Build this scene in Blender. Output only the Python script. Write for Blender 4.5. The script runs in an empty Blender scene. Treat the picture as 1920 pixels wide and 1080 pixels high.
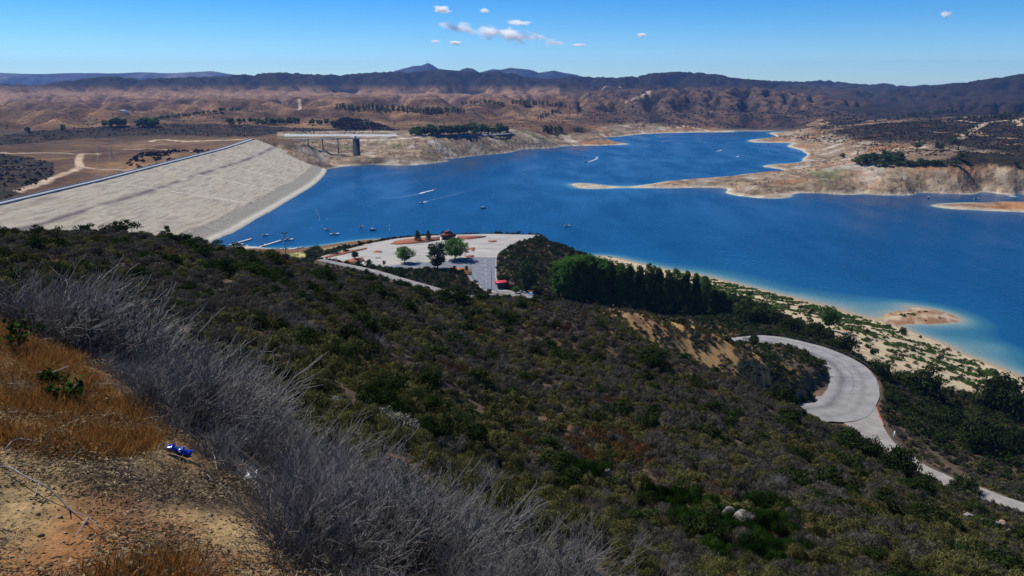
import bpy, math, random
import numpy as np
from mathutils import Vector

rng = np.random.default_rng(7)
random.seed(7)
SC = bpy.context.scene
COL = SC.collection

# ------------------------------------------------------------------ camera, sky, sun, exposure
H = 150.0                       # eye height above the lowered lake
F, CX, CY = 1478.0, 960.0, 540.0
TH = math.atan(390.0 / F)       # pitch down
cam_d = bpy.data.cameras.new("Camera")
cam_d.sensor_width = 36.0
cam_d.lens = 36.0 * F / 1920.0
cam_d.clip_start = 0.1
cam_d.clip_end = 80000.0
cam = bpy.data.objects.new("Camera", cam_d)
COL.objects.link(cam)
cam.location = (0, 0, H)
cam.rotation_euler = (math.pi / 2 - TH, 0, 0)
SC.camera = cam

SUN_AZ, SUN_EL = math.radians(-56), math.radians(52)
world = bpy.data.worlds.new("World")
SC.world = world
world.use_nodes = True
wn = world.node_tree.nodes
wl = world.node_tree.links
wn.clear()
w_out = wn.new('ShaderNodeOutputWorld')
w_bg = wn.new('ShaderNodeBackground')
w_sky = wn.new('ShaderNodeTexSky')
w_sky.sky_type = 'NISHITA'
w_sky.sun_disc = False
w_sky.sun_elevation = SUN_EL
w_sky.sun_rotation = SUN_AZ
w_sky.altitude = 600
w_sky.air_density = 0.75
w_sky.dust_density = 0.05
w_sky.ozone_density = 3.0
w_hs = wn.new('ShaderNodeHueSaturation')
w_hs.inputs['Saturation'].default_value = 1.55
w_hs.inputs['Value'].default_value = 1.05
w_bg.inputs['Strength'].default_value = 0.085
wl.new(w_sky.outputs[0], w_hs.inputs['Color'])
w_mx = wn.new('ShaderNodeMix'); w_mx.data_type = 'RGBA'; w_mx.blend_type = 'MULTIPLY'; w_mx.inputs[0].default_value = 1.0
w_mx.inputs[7].default_value = (0.74, 0.95, 1.14, 1)
wl.new(w_hs.outputs[0], w_mx.inputs[6])
wl.new(w_mx.outputs[2], w_bg.inputs['Color'])
wl.new(w_bg.outputs[0], w_out.inputs['Surface'])

sun_d = bpy.data.lights.new("sun", 'SUN')
sun_d.energy = 5.0
sun_d.angle = math.radians(0.5)
sun_d.color = (1.0, 0.965, 0.92)
sun = bpy.data.objects.new("sun", sun_d)
COL.objects.link(sun)
_dir = Vector((math.sin(SUN_AZ) * math.cos(SUN_EL), math.cos(SUN_AZ) * math.cos(SUN_EL), math.sin(SUN_EL)))
sun.rotation_euler = _dir.to_track_quat('Z', 'Y').to_euler()
sun.location = (-300, 200, 600)

SC.view_settings.view_transform = 'Standard'
SC.view_settings.look = 'None'
SC.view_settings.exposure = 0.3
SC.view_settings.gamma = 1.0
SC.cycles.max_bounces = 10
SC.cycles.diffuse_bounces = 2
SC.cycles.glossy_bounces = 2
SC.cycles.transmission_bounces = 3
SC.cycles.volume_bounces = 12
SC.cycles.transparent_max_bounces = 64
SC.cycles.use_denoising = True

# ------------------------------------------------------------------ projection helpers
ST, CT = math.sin(TH), math.cos(TH)

def ray(px, py):
    u = (np.asarray(px, float) - CX) / F
    v = (CY - np.asarray(py, float)) / F
    return u, CT + v * ST, -ST + v * CT

def at_z(px, py, z):
    x, y, d = ray(px, py)
    t = (z - H) / d
    return x * t, y * t

def at_d(px, py, D):
    x, y, d = ray(px, py)
    t = D / y
    return x * t, D + 0 * t, H + d * t

def proj(x, y, z):
    x = np.asarray(x, float); y = np.asarray(y, float); z = np.asarray(z, float) - H
    fw = y * CT - z * ST
    up = y * ST + z * CT
    fw = np.where(fw > 0.05, fw, 0.05)
    return CX + F * x / fw, CY - F * up / fw

def in_poly(px, py, poly):
    px = np.asarray(px); py = np.asarray(py)
    inside = np.zeros(px.shape, bool)
    n = len(poly)
    for i in range(n):
        x1, y1 = poly[i]; x2, y2 = poly[(i + 1) % n]
        c = ((y1 > py) != (y2 > py))
        with np.errstate(divide='ignore', invalid='ignore'):
            xx = (x2 - x1) * (py - y1) / ((y2 - y1) if y2 != y1 else 1e-9) + x1
        inside ^= c & (px < xx)
    return inside

# ------------------------------------------------------------------ noise
def _hash(ix, iy, seed):
    h = (ix.astype(np.int64) * 374761393 + iy.astype(np.int64) * 668265263 + seed * 974634777) & 0xFFFFFFFF
    h = ((h ^ (h >> 13)) * 1274126177) & 0xFFFFFFFF
    h = h ^ (h >> 16)
    return h

def perlin(x, y, seed=0):
    x0 = np.floor(x); y0 = np.floor(y)
    fx = x - x0; fy = y - y0
    u = fx * fx * fx * (fx * (fx * 6 - 15) + 10)
    v = fy * fy * fy * (fy * (fy * 6 - 15) + 10)
    def g(ix, iy, dx, dy):
        a = _hash(ix, iy, seed) * (2 * math.pi / 4294967296.0)
        return np.cos(a) * dx + np.sin(a) * dy
    n00 = g(x0, y0, fx, fy); n10 = g(x0 + 1, y0, fx - 1, fy)
    n01 = g(x0, y0 + 1, fx, fy - 1); n11 = g(x0 + 1, y0 + 1, fx - 1, fy - 1)
    return 1.5 * ((n00 * (1 - u) + n10 * u) * (1 - v) + (n01 * (1 - u) + n11 * u) * v)

def fbm(x, y, scale, octv=4, seed=0, gain=0.5):
    s = 0; a = 1.0; t = 0
    for k in range(octv):
        s = s + a * perlin(x / scale * 2 ** k, y / scale * 2 ** k, seed + k * 17)
        t += a; a *= gain
    return s / t

def ridged(x, y, scale, octv=4, seed=0, gain=0.55):
    s = 0; a = 1.0; t = 0
    for k in range(octv):
        s = s + a * (1 - np.abs(perlin(x / scale * 2 ** k, y / scale * 2 ** k, seed + k * 31)) * 1.6)
        t += a; a *= gain
    return s / t

def sstep(a, b, x):
    t = np.clip((np.asarray(x, float) - a) / (b - a), 0, 1)
    return t * t * (3 - 2 * t)

# ------------------------------------------------------------------ terrain: surveyed points + thin plate spline in log-polar plan
CP = []
def cz(*pts):          # (px, py, z): picture point on ground of known height
    for px, py, z in pts:
        x, y = at_z(px, py, z); CP.append((float(x), float(y), z))
def cd(*pts):          # (px, py, D): picture point at known distance
    for px, py, D in pts:
        x, y, z = at_d(px, py, D); CP.append((float(x), float(y), float(z)))
def cc(*pts):          # (px column, D, z)
    for px, D, z in pts:
        u = (px - CX) / F
        dz = z - H
        fw = D * CT - dz * ST
        CP.append((u * fw, D, z))
def cw(*pts):          # world
    CP.extend(pts)
def cu(zz, *pts):      # lake bed under picture points
    for px, py in pts:
        x, y = at_z(px, py, 0.0); CP.append((float(x), float(y), zz))

# the viewer's bank
cd((0,1080,2.6),(300,1080,2.75),(540,1080,3.0),(0,900,3.4),(0,750,5.0),(0,640,7.0),(0,590,9.0),(150,700,6.2),(250,760,5.6),(350,860,4.9),(450,930,4.5))
cw((0,0,148.35),(-3,0,148.5),(3,0,147.3),(0,-10,149),(-10,0,148.8),(10,0,143.8),(20,0,139),(45,0,128),(-30,0,148),(-12,10,147.0),(-30,12,144),(90,0,110),(6,-10,147),(30,-10,137))
cc((0,14,144.6),(0,30,139.5),(0,70,133.0),(0,100,130.2),(0,130,122),(0,200,100),(0,300,60),(0,400,25),(0,480,5))
cc((300,9,145.9),(300,16,142.8),(300,30,139),(300,50,135.4),(300,80,131),(300,110,127.8),(300,140,120),(300,220,88),(300,330,42),(300,450,3))
cc((420,10,144.7),(420,20,140.3),(420,35,136.6),(420,70,131),(420,120,124.2),(420,160,112),(420,250,76),(420,400,22),(420,520,-2))
cc((600,8,145.2),(600,15,141.2),(600,30,136.8),(600,45,133.8),(600,80,127),(600,110,121.4),(600,140,116.3),(600,180,103),(600,260,72),(600,350,48))
cc((760,6,145.9),(760,12,142.2),(760,25,137.3),(760,40,133.2),(760,70,126),(760,110,117.3),(760,155,108.3),(760,200,94),(760,280,66),(760,350,47),(760,400,43))
cc((960,5.5,145.9),(960,12,141.5),(960,20,137.5),(960,35,130.9),(960,55,123.9),(960,85,115.8),(960,125,108.2),(960,168,102.2),(960,200,91),(960,270,64),(960,330,48))
cc((860,165,103.4),(860,260,68),(860,340,47))
cc((1100,8,142.6),(1100,16,138),(1100,35,129.8),(1100,60,121.2),(1100,100,111.2),(1100,140,104.2),(1100,170,99.9),(1100,215,86),(1100,270,62),(1100,330,44))
cc((1250,8,142),(1250,16,137),(1250,35,128.2),(1250,60,120),(1250,100,108.6),(1250,130,100),(1250,158,92.5),(1250,178,82))
cc((1400,10,140),(1400,20,135),(1400,40,125.8),(1400,70,114.6),(1400,110,101.6),(1400,143,92.2),(1400,170,73))
cc((1600,12,138.5),(1600,22,133.2),(1600,40,124.8),(1600,70,110.6),(1600,100,98.6),(1600,120,91.6),(1600,150,72))
cc((1800,15,136.3),(1800,30,127.7),(1800,50,117),(1800,75,104.6),(1800,98,93.4),(1800,130,70))
cc((1920,20,133),(1920,40,122),(1920,65,107.5),(1920,88,95),(1920,118,70))
cc((1500,132,91.8),(1500,165,70),(1700,108,92.3),(1700,140,71),(2150,60,106),(2150,100,80),(2150,130,64),(2150,200,48))
# knoll in the hairpin
cc((1200,200,89.5),(1300,215,81.5),(1400,228,70.5),(1440,231,65),(1480,233,62.8),(1530,229,58),(1300,197,79.5),(1450,212,67.5),(1300,243,66),(1400,258,58),(1200,240,74))
# road benches
cz((1420,634,53),(1500,650,54),(1560,672,54.5),(1600,705,55),(1600,735,55.4),(1570,768,55.7),(1525,774,56.2),(1620,785,55.6),(1660,840,56),(1750,893,57),(1850,930,58),(1920,955,59))
cz((1100,605,43),(1250,638,45),(1330,641,48))
# below the road down to the lake
cz((1700,700,37),(1650,640,25),(1800,760,33),(1900,830,37),(1750,800,47),(1900,900,49),(1850,720,17),(1500,590,25),(1400,570,26),(1400,600,35),
   (1500,622,41),(1600,652,38),(1650,690,42),(1300,540,15),(1200,520,12),(1250,580,30),(1150,560,32),(1600,605,8),(1700,625,6),(1800,690,8),(1680,750,46))
# peninsula with the parking lot
cz((930,441,40),(800,445,40),(700,458,40),(620,480,40),(700,495,40),(800,480,40),(900,470,40),(880,515,40),(910,530,40),(945,547,40),(990,443,40),(760,510,40.5),(820,540,42),(700,508,42))
cz((1000,450,42),(1050,460,38),(1075,470,33),(1000,500,42),(1050,520,36),(960,480,41),(1092,490,20),(985,530,41))
cz((640,461,10),(690,456,9),(580,474,14))
cc((900,620,9),(900,690,-6),(760,640,12),(1020,620,10),(1020,700,-6),(1080,640,4))
cz((567,465,0),(610,460,0),(657,453,0),(700,449,0),(500,466,0),(440,462,0),(540,470,2),(480,470,4))
# near shore line
cz((1130,480,0),(1200,494,0),(1300,513,0),(1400,536,0),(1500,561,0),(1600,588,0),(1655,594,0),(1700,583,0),(1740,579,0),(1775,587,0),(1800,600,0),(1770,606,0),
   (1720,607,0),(1690,608,0),(1740,633,0),(1800,660,0),(1860,683,0),(1920,708,0),(1740,590,2.2),(1700,595,1.6),(2050,760,0))
cu(-0.8,(1500,553),(1600,574),(1640,583),(1450,543),(1700,569))
cu(-1.6,(1560,559),(1620,566),(1480,546),(1760,622),(1830,612),(1880,650))
cu(-6,(1400,500),(1560,535),(1700,555),(1850,585),(1920,640),(1250,485),(1900,610))
cu(-14,(1150,455),(1400,460),(1650,500),(1850,530),(1950,600),(1000,420),(850,410),(700,420),(1700,430),(1300,420),(900,360),(1100,390),(1450,400),(650,350),(700,380),(1000,320),(1200,300),(1300,280),(1400,255),(1330,310),(1150,290),(1200,263),(1280,255.5),(1340,255),(1400,256),(1165,262),(1220,257),(1850,440),(1600,400),(800,330),(600,400),(520,435),(560,440),(1380,300),(1450,290),(1250,265),(1900,420))
# dam foot (the dam itself stands on top of this)
for yy in (420, 560, 700, 850, 1000, 1150, 1300):
    cw((-287, yy, -10), (-360, yy, 8), (-425, yy, 28), (-520, yy, 20))
cw((-305,1380,-8),(-345,1440,0),(-450,1400,30),(-230,1000,-14),(-230,750,-12),(-200,620,-4))
# far left bank
cz((640,313,0),(700,309,0),(760,310,0),(820,305,0),(830,299,0),(910,290,0),(1000,279,0),(1060,274,0),(1150,272,0),(1180,270,0),(1150,265,0.5),(1128,258.5,0),(1185,253,0),(1231,250,0),(1299,248.5,0),(1375,247.7,0),(1382,245.5,0),(1461,245.5,0))
cz((1000,270,10),(900,278,12),(900,262,28),(820,290,12),(820,270,26),(700,300,8),(700,285,15),(700,266,29),(640,300,8),(640,270,27),(590,295,18),(560,270,36),(560,262,40),(669,290.5,12),(800,256,38))
cd((1120,269,1908),(1060,268,1890),(1060,260,1945),(1120,254,2175),(1185,247.5,2310),(1300,242,2440),(1400,240.5,2490),(1450,240.5,2480),(1000,258,1835),(1000,247,1900),(1100,242,2040),(1130,248,2200),(900,250,1760))
cd((525,257,1690),(640,256,1690),(760,255,1690),(480,250,1760),(640,249.5,1780),(800,247,1850),(950,241,1950),(1080,236,2150),(1200,236,2430),(1400,236,2540))
cd((600,235,1990),(480,240,1900),(750,236,2000),(860,232,2050))
# brown country behind the dam
cd((0,370,850),(100,335,1020),(0,310,1200),(200,305,1220),(300,292,1340),(100,280,1400),(400,272,1500),(300,262,1600),(0,252,1650),(200,243,1800),(400,242,1820))
cd((137,206,2300),(137,226,2000),(0,222,2150),(250,226,2050),(343,199,2800),(300,222,2150),(415,212,2250),(415,228,2000),(505,192,3000),(505,215,2350),(560,206,2600),(230,212,2500))
cd((640,198,2600),(760,203,2500),(870,208,2450),(700,222,2150),(820,225,2150),(960,205,2600),(960,225,2250),(920,190,3000),(1000,192,2950),(1050,205,2800),(1050,225,2350),(740,190,3100),(1130,215,2750),(660,186,3400),(560,190,3500))
cd((0,200,3000),(100,198,3200),(0,190,3800),(250,186,4000),(400,184,4200),(550,182,4300),(700,180,4500),(800,180,4400),(950,180,4500),(1050,178,4500),(1150,185,3600))
# middle mountain on the right
cd((1266,166,3700),(1312,168,3700),(1420,167,3700),(1475,177,3600),(1525,195,3450),(1567,206,3000),(1617,217,2700),(1200,176,3700),(1150,180,3700),(1250,205,2900),(1350,205,2900),(1300,185,3250),(1420,187,3250),(1450,212,2800),(1250,225,2600),(1400,226,2560),(1550,222,2520))
# skyline range
cd((0,160,5500),(60,163,5500),(120,156,5500),(175,150,5500),(215,147,5500),(260,152,5500),(330,148,5700),(400,147,5900),(470,142,6000),(540,139.5,6100),(610,143,6200),(670,140,6300),(724,137.5,6300),(778,138,6300),(829,135,6300),(886,138,6300),(960,140,6300),(990,148,6300),(1049,150,6200),(1079,146,6200),(1128,148,6200),(1152,145.5,6200),(1185,149,6000),(1217,142,5800),(1280,138,5800),(1345,145,6000),(1382,150,6400),(1441,154,7000),(1511,155,7200),(1544,153,7200),(1580,157,7200),(1622,161,7200),(1650,159,7200),(1700,164,7200),(1733,161,7200),(1783,161,7200),(1811,166,6500),(1844,156,5000),(1886,154,4900),(1920,144,4800),(2000,135,4800))
cd((1650,205,3000),(1750,200,3300),(1700,190,4100),(1600,190,4100),(1850,190,3600),(1920,195,3200),(1750,214,2600),(1700,176,5600),(1560,174,5600))
cd((100,178,4500),(300,172,4700),(500,168,4900),(700,165,5100),(900,163,5200),(1100,167,5100),(-150,165,5500),(-150,195,3500),(-150,230,2000),(-150,290,1200))
# right bank
cz((1418,267,0),(1455,248,0),(1483,268.5,0),(1478,275.5,0),(1514,289.5,0),(1505,298,0),(1433,313,0),(1469,319,0),(1455,323,0),(1400,326,0),(1250,340,0),(1100,343.5,0),(1078,349,0),(1090,353,0),(1200,352.5,0),(1350,352,0),(1362,362,0),(1400,369,0),(1483,369,0),(1491,363,0),(1550,363,0),(1622,360,0),(1678,366,0),(1719,361.6,0),(1789,364,0),(1844,360,0),(1910,364,0),
   (1747,386,0),(1817,380,0),(1900,367,0.5),(1817,393.5,0),(1920,398,0),(1990,404,0))
cz((1250,346,3),(1350,344,5),(1420,348,9),(1480,340,10),(1550,275,10),(1560,300,7),(1500,320,5),(1480,312,4),(1560,345,12),(1650,350,9),(1600,320,23),(1700,345,12),(1700,315,29),(1800,345,12),(1800,318,29),(1900,340,16),(1900,315,32),(1870,385,4),(1930,382,7),(1600,292,25))
cd((1460,257,2080),(1500,257,2060),(1440,262,2030),(1550,256,1950))
cu(-9,(1260,360),(1420,385),(1550,378),(1680,380),(1800,372),(1860,372),(1700,392),(1180,340),(1330,328),(1420,318),(1460,285),(1430,275),(1400,258),(1850,405))
cd((1540,236,2250),(1650,230,2150),(1730,224,2150),(1800,218,2200),(1920,209,2300),(1600,262,1640),(1700,262,1600),(1800,268,1500),(1920,232,1800),(1860,240,1750),(1920,280,1330),(1850,295,1270),(1700,290,1330),(2000,205,2300),(2000,270,1350),(1550,244,2050),(1450,243,2500),(1600,224,2500),(1900,206,2700))

CPA = np.array(CP)
def _lp(x, y):
    r = np.hypot(x, y)
    return np.arctan2(x, y), np.log(np.maximum(r, 1.5) + 1.0)

def _kern(d2):
    return d2 * np.log(d2 + 1e-12)

def _fit():
    a, l = _lp(CPA[:, 0], CPA[:, 1])
    n = len(a)
    d2 = (a[:, None] - a[None]) ** 2 + (l[:, None] - l[None]) ** 2
    K = _kern(d2) + np.eye(n) * 8e-6
    P = np.stack([np.ones(n), a, l], 1)
    A = np.zeros((n + 3, n + 3)); A[:n, :n] = K; A[:n, n:] = P; A[n:, :n] = P.T
    b = np.zeros(n + 3); b[:n] = CPA[:, 2]
    w = np.linalg.solve(A, b)
    return a, l, w
TA, TL, TW = _fit()

def base_h(x, y):
    sh = np.shape(x)
    x = np.ravel(np.asarray(x, float)); y = np.ravel(np.asarray(y, float))
    a, l = _lp(x, y)
    out = np.empty(len(x))
    n = len(TA)
    for i in range(0, len(x), 20000):
        aa = a[i:i + 20000]; ll = l[i:i + 20000]
        d2 = (aa[:, None] - TA[None]) ** 2 + (ll[:, None] - TL[None]) ** 2
        out[i:i + 20000] = _kern(d2) @ TW[:n] + TW[n] + TW[n + 1] * aa + TW[n + 2] * ll
    return np.maximum(out, -16).reshape(sh)

# ------------------------------------------------------------------ roads and lot flats
def zline(pts):
    o = []
    for px, py, z in pts:
        x, y = at_z(px, py, z); o.append((float(x), float(y), z))
    return np.array(o)
def cline(pts):
    o = []
    for px, D, z in pts:
        fw = D * CT - (z - H) * ST
        o.append(((px - CX) / F * fw, D, z))
    return np.array(o)

def smooth_path(P, step):
    P = np.asarray(P, float)
    n = len(P)
    Q = np.vstack([2 * P[0] - P[1], P, 2 * P[-1] - P[-2]])
    out = []
    for i in range(1, n):
        p0, p1, p2, p3 = Q[i - 1], Q[i], Q[i + 1], Q[i + 2]
        m = max(2, int(np.linalg.norm(p2 - p1) / step))
        for k in range(m):
            t = k / m
            out.append(0.5 * ((2 * p1) + (-p0 + p2) * t + (2 * p0 - 5 * p1 + 4 * p2 - p3) * t * t + (-p0 + 3 * p1 - 3 * p2 + p3) * t ** 3))
    out.append(P[-1])
    return np.array(out)

ROAD = np.vstack([zline([(935,545,40.05),(985,556,40.6),(1040,580,42),(1130,615,43),(1250,638,45),(1340,641,48),(1420,635,53),(1500,649,54),(1560,671,54.6),(1594,697,55.1),(1600,732,55.4),(1575,768,55.7),(1525,774,56.2)]),
                  cline([(1470,206,57.0),(1440,201,58)])])
ROAD_W = np.interp(np.arange(len(ROAD)), [0, 3, 6, 8, 9, 10, 11, 12, 14], [8, 7, 11, 13, 14, 15, 15, 13, 9])
BRANCH = zline([(1582,745,55.42),(1606,780,55.6),(1650,826,55.9),(1700,862,56.5),(1750,892,57),(1850,928,58),(1930,956,59.2),(2040,990,61)])
BRANCH_W = np.array([17, 13, 6.8, 6, 6, 5.5, 5, 5.0])
ACCESS = zline([(600,487,41.2),(690,506,42.4),(745,522,43.2),(812,541,44.0),(880,556,42.5),(935,552,40.4)])
ACCESS_W = np.array([5, 5.5, 6, 6, 6, 6.0])

def resample(P, W, step=2.0):
    PW = np.column_stack([P, W])
    return smooth_path(PW, step)
PATHS = [resample(ROAD, ROAD_W), resample(BRANCH, BRANCH_W), resample(ACCESS, ACCESS_W)]

LOT_PX = [(596,483),(640,470),(700,455),(745,447),(790,442.5),(850,440),(920,438.5),(1012,440.5),(1000,447),(975,455),(950,464),(936,473),(931,482),(930,500),(931,525),(940,540),(958,549),(935,552),(905,545),(893,530),(884,527),(870,508),(800,503),(735,503),(700,500),(640,491)]
LOT_XY = [tuple(float(c) for c in at_z(a, b, 40.0)) for a, b in LOT_PX]

def poly_sdist(x, y, poly):
    x = np.asarray(x, float); y = np.asarray(y, float)
    d = np.full(x.shape, 1e9)
    n = len(poly)
    for i in range(n):
        x1, y1 = poly[i]; x2, y2 = poly[(i + 1) % n]
        dx, dy = x2 - x1, y2 - y1
        t = np.clip(((x - x1) * dx + (y - y1) * dy) / (dx * dx + dy * dy + 1e-9), 0, 1)
        d = np.minimum(d, np.hypot(x - x1 - t * dx, y - y1 - t * dy))
    return np.where(in_poly(x, y, poly), -d, d)

def path_dist(x, y, P):
    """distance to the path less its half width, and the path's height there"""
    x = np.ravel(np.asarray(x, float)); y = np.ravel(np.asarray(y, float))
    best = np.full(len(x), 1e9); zz = np.zeros(len(x))
    lo = P[:, :2].min(0) - 25; hi = P[:, :2].max(0) + 25
    sel = np.where((x > lo[0]) & (x < hi[0]) & (y > lo[1]) & (y < hi[1]))[0]
    for i in range(0, len(sel), 20000):
        s = sel[i:i + 20000]
        d = np.hypot(x[s][:, None] - P[None, :, 0], y[s][:, None] - P[None, :, 1]) - P[None, :, 3] / 2
        k = d.argmin(1)
        best[s] = d[np.arange(len(s)), k]; zz[s] = P[k, 2]
    return best, zz

# ------------------------------------------------------------------ ridge lines of the far hills (plan view) and the distance to them
RIDGES = []
def ridge_layer(crest, yfoot, Dfoot, spacing, seed, lean=0.25, branch=True):
    """a crest line and the spurs that run down from it to the foot of the hills"""
    r_ = np.random.default_rng(seed)
    C = np.array(crest, float)
    cx = np.array([float(at_d(p, q, D)[0]) for p, q, D in C]); cy = C[:, 2]
    RIDGES.append(np.stack([cx, cy], -1))
    p = C[0, 0]
    while p < C[-1, 0]:
        q = np.interp(p, C[:, 0], C[:, 1]); D = np.interp(p, C[:, 0], C[:, 2])
        x1, y1 = float(at_d(p, q, D)[0]), D
        fp = p + spacing * (lean + r_.normal() * .35)
        x2, y2, _ = (float(v) for v in at_d(fp, yfoot + r_.normal() * 2, Dfoot * (1 + r_.normal() * .02)))
        L_ = math.hypot(x2 - x1, y2 - y1); n = max(4, int(L_ / 60)); t = np.linspace(0, 1, n)
        nx, ny = -(y2 - y1) / L_, (x2 - x1) / L_
        wob = np.cumsum(r_.normal(size=n)) * 14; wob -= t * wob[-1]
        P = np.stack([x1 + (x2 - x1) * t + nx * wob, y1 + (y2 - y1) * t + ny * wob], -1)
        RIDGES.append(P)
        sp = spacing / F * (y1 + y2) / 2
        if branch:
            for k in range(1, n - 1):
                if r_.uniform() < .55:
                    sg = r_.choice((-1, 1)); a_ = math.atan2(y2 - y1, x2 - x1) + sg * r_.uniform(.5, .95); l_ = sp * r_.uniform(.35, .7)
                    RIDGES.append(np.array([P[k], P[k] + .5 * l_ * np.array([math.cos(a_), math.sin(a_)]) , P[k] + l_ * np.array([math.cos(a_ - .2 * sg), math.sin(a_ - .2 * sg)])]))
        p += spacing * r_.uniform(.65, 1.35)
ridge_layer([(-200,160,5500),(60,163,5500),(175,150,5500),(215,147,5500),(260,152,5500),(400,147,5900),(540,139.5,6100),(724,137.5,6300),(960,140,6300),(1128,148,6200)], 183, 4300, 78, 1)
ridge_layer([(1128,148,6200),(1217,142,5800),(1280,138,5800),(1345,145,6000),(1441,154,6800)], 178, 4300, 62, 2)
ridge_layer([(1441,154,7000),(1544,153,7200),(1650,159,7200),(1733,161,7200),(1811,166,6500)], 200, 3500, 72, 3)
ridge_layer([(1811,166,6200),(1844,156,5000),(1886,154,4900),(1920,144,4800),(2040,130,4800)], 205, 3000, 66, 4, -.5)
ridge_layer([(1100,190,3500),(1150,180,3700),(1200,176,3700),(1266,166,3700),(1312,168,3700),(1420,167,3700),(1475,177,3600),(1525,195,3450),(1567,206,3000),(1617,217,2700)], 234, 2480, 46, 5)
ridge_layer([(-200,178,4500),(100,178,4500),(300,173,4600),(620,172,4700)], 200, 3000, 105, 6)
ridge_layer([(-150,205,2900),(60,212,2450),(137,206,2300),(220,214,2400),(343,199,2800),(415,212,2250),(505,195,2900),(560,205,2500),(620,200,2600)], 230, 1960, 120, 7, .1, False)
ridge_layer([(620,176,4600),(800,180,4400),(950,180,4500),(1100,184,4300)], 193, 3100, 72, 8)
ridge_layer([(620,199,2600),(760,203,2500),(870,207,2450),(920,196,2800),(1000,194,2850),(1050,203,2800),(1110,205,2750)], 236, 1960, 62, 9)
def _field():
    x0, x1, y0, y1, c = -5200.0, 5200.0, 1200.0, 7600.0, 13.0
    nx, ny = int((x1 - x0) / c), int((y1 - y0) / c)
    SX = np.full((ny, nx), 1e7); SY = np.full((ny, nx), 1e7)
    for P in RIDGES:
        for a, b in zip(P[:-1], P[1:]):
            m = max(2, int(np.hypot(*(b - a)) / (c * .7))); t = np.linspace(0, 1, m)
            qx, qy = a[0] + (b[0] - a[0]) * t, a[1] + (b[1] - a[1]) * t
            i = ((qy - y0) / c).astype(int); j = ((qx - x0) / c).astype(int)
            ok = (i >= 0) & (i < ny) & (j >= 0) & (j < nx)
            SX[i[ok], j[ok]] = qx[ok]; SY[i[ok], j[ok]] = qy[ok]
    GX, GY = np.meshgrid(x0 + (np.arange(nx) + .5) * c, y0 + (np.arange(ny) + .5) * c)
    best = np.hypot(SX - GX, SY - GY); st = 64
    while st >= 1:
        for di in (-st, 0, st):
            for dj in (-st, 0, st):
                if not (di or dj): continue
                ax = np.full_like(SX, 1e7); ay = np.full_like(SY, 1e7)
                si = slice(max(0, di), ny + min(0, di)); ti = slice(max(0, -di), ny + min(0, -di)); sj = slice(max(0, dj), nx + min(0, dj)); tj = slice(max(0, -dj), nx + min(0, -dj))
                ax[ti, tj] = SX[si, sj]; ay[ti, tj] = SY[si, sj]
                d = np.hypot(ax - GX, ay - GY); k = d < best
                best[k] = d[k]; SX[k] = ax[k]; SY[k] = ay[k]
        st //= 2
    return np.minimum(best, 700), x0, y0, c
RFIELD = _field()
def ridge_dist(x, y):
    f, x0, y0, c = RFIELD
    j = np.clip((x - x0) / c - .5, 0, f.shape[1] - 1.01); i = np.clip((y - y0) / c - .5, 0, f.shape[0] - 1.01)
    i0 = i.astype(int); j0 = j.astype(int); u = j - j0; v = i - i0
    return (f[i0, j0] * (1 - u) + f[i0, j0 + 1] * u) * (1 - v) + (f[i0 + 1, j0] * (1 - u) + f[i0 + 1, j0 + 1] * u) * v
def gully(x, y):
    """0..1 form of the far hills: 1 on ridge lines, falling into the draws"""
    r = np.hypot(x, y)
    wx = x + 22 * fbm(x, y, 130, 3, 91); wy = y + 22 * fbm(x, y, 130, 3, 92)
    d = ridge_dist(wx, wy)
    pxa = np.arctan2(x, y)
    w = np.interp(r, [1700, 2600, 4200, 6000], [62, 78, 95, 120])
    w = np.where((pxa > .08) & (r > 2350) & (r < 4000), 48, w)
    g = np.exp(-np.sqrt((d / w) ** 2 + .05) + .2236)
    return np.clip(g + .10 * (ridged(x, y, 85, 3, 95) - .62), 0, 1)

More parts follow.
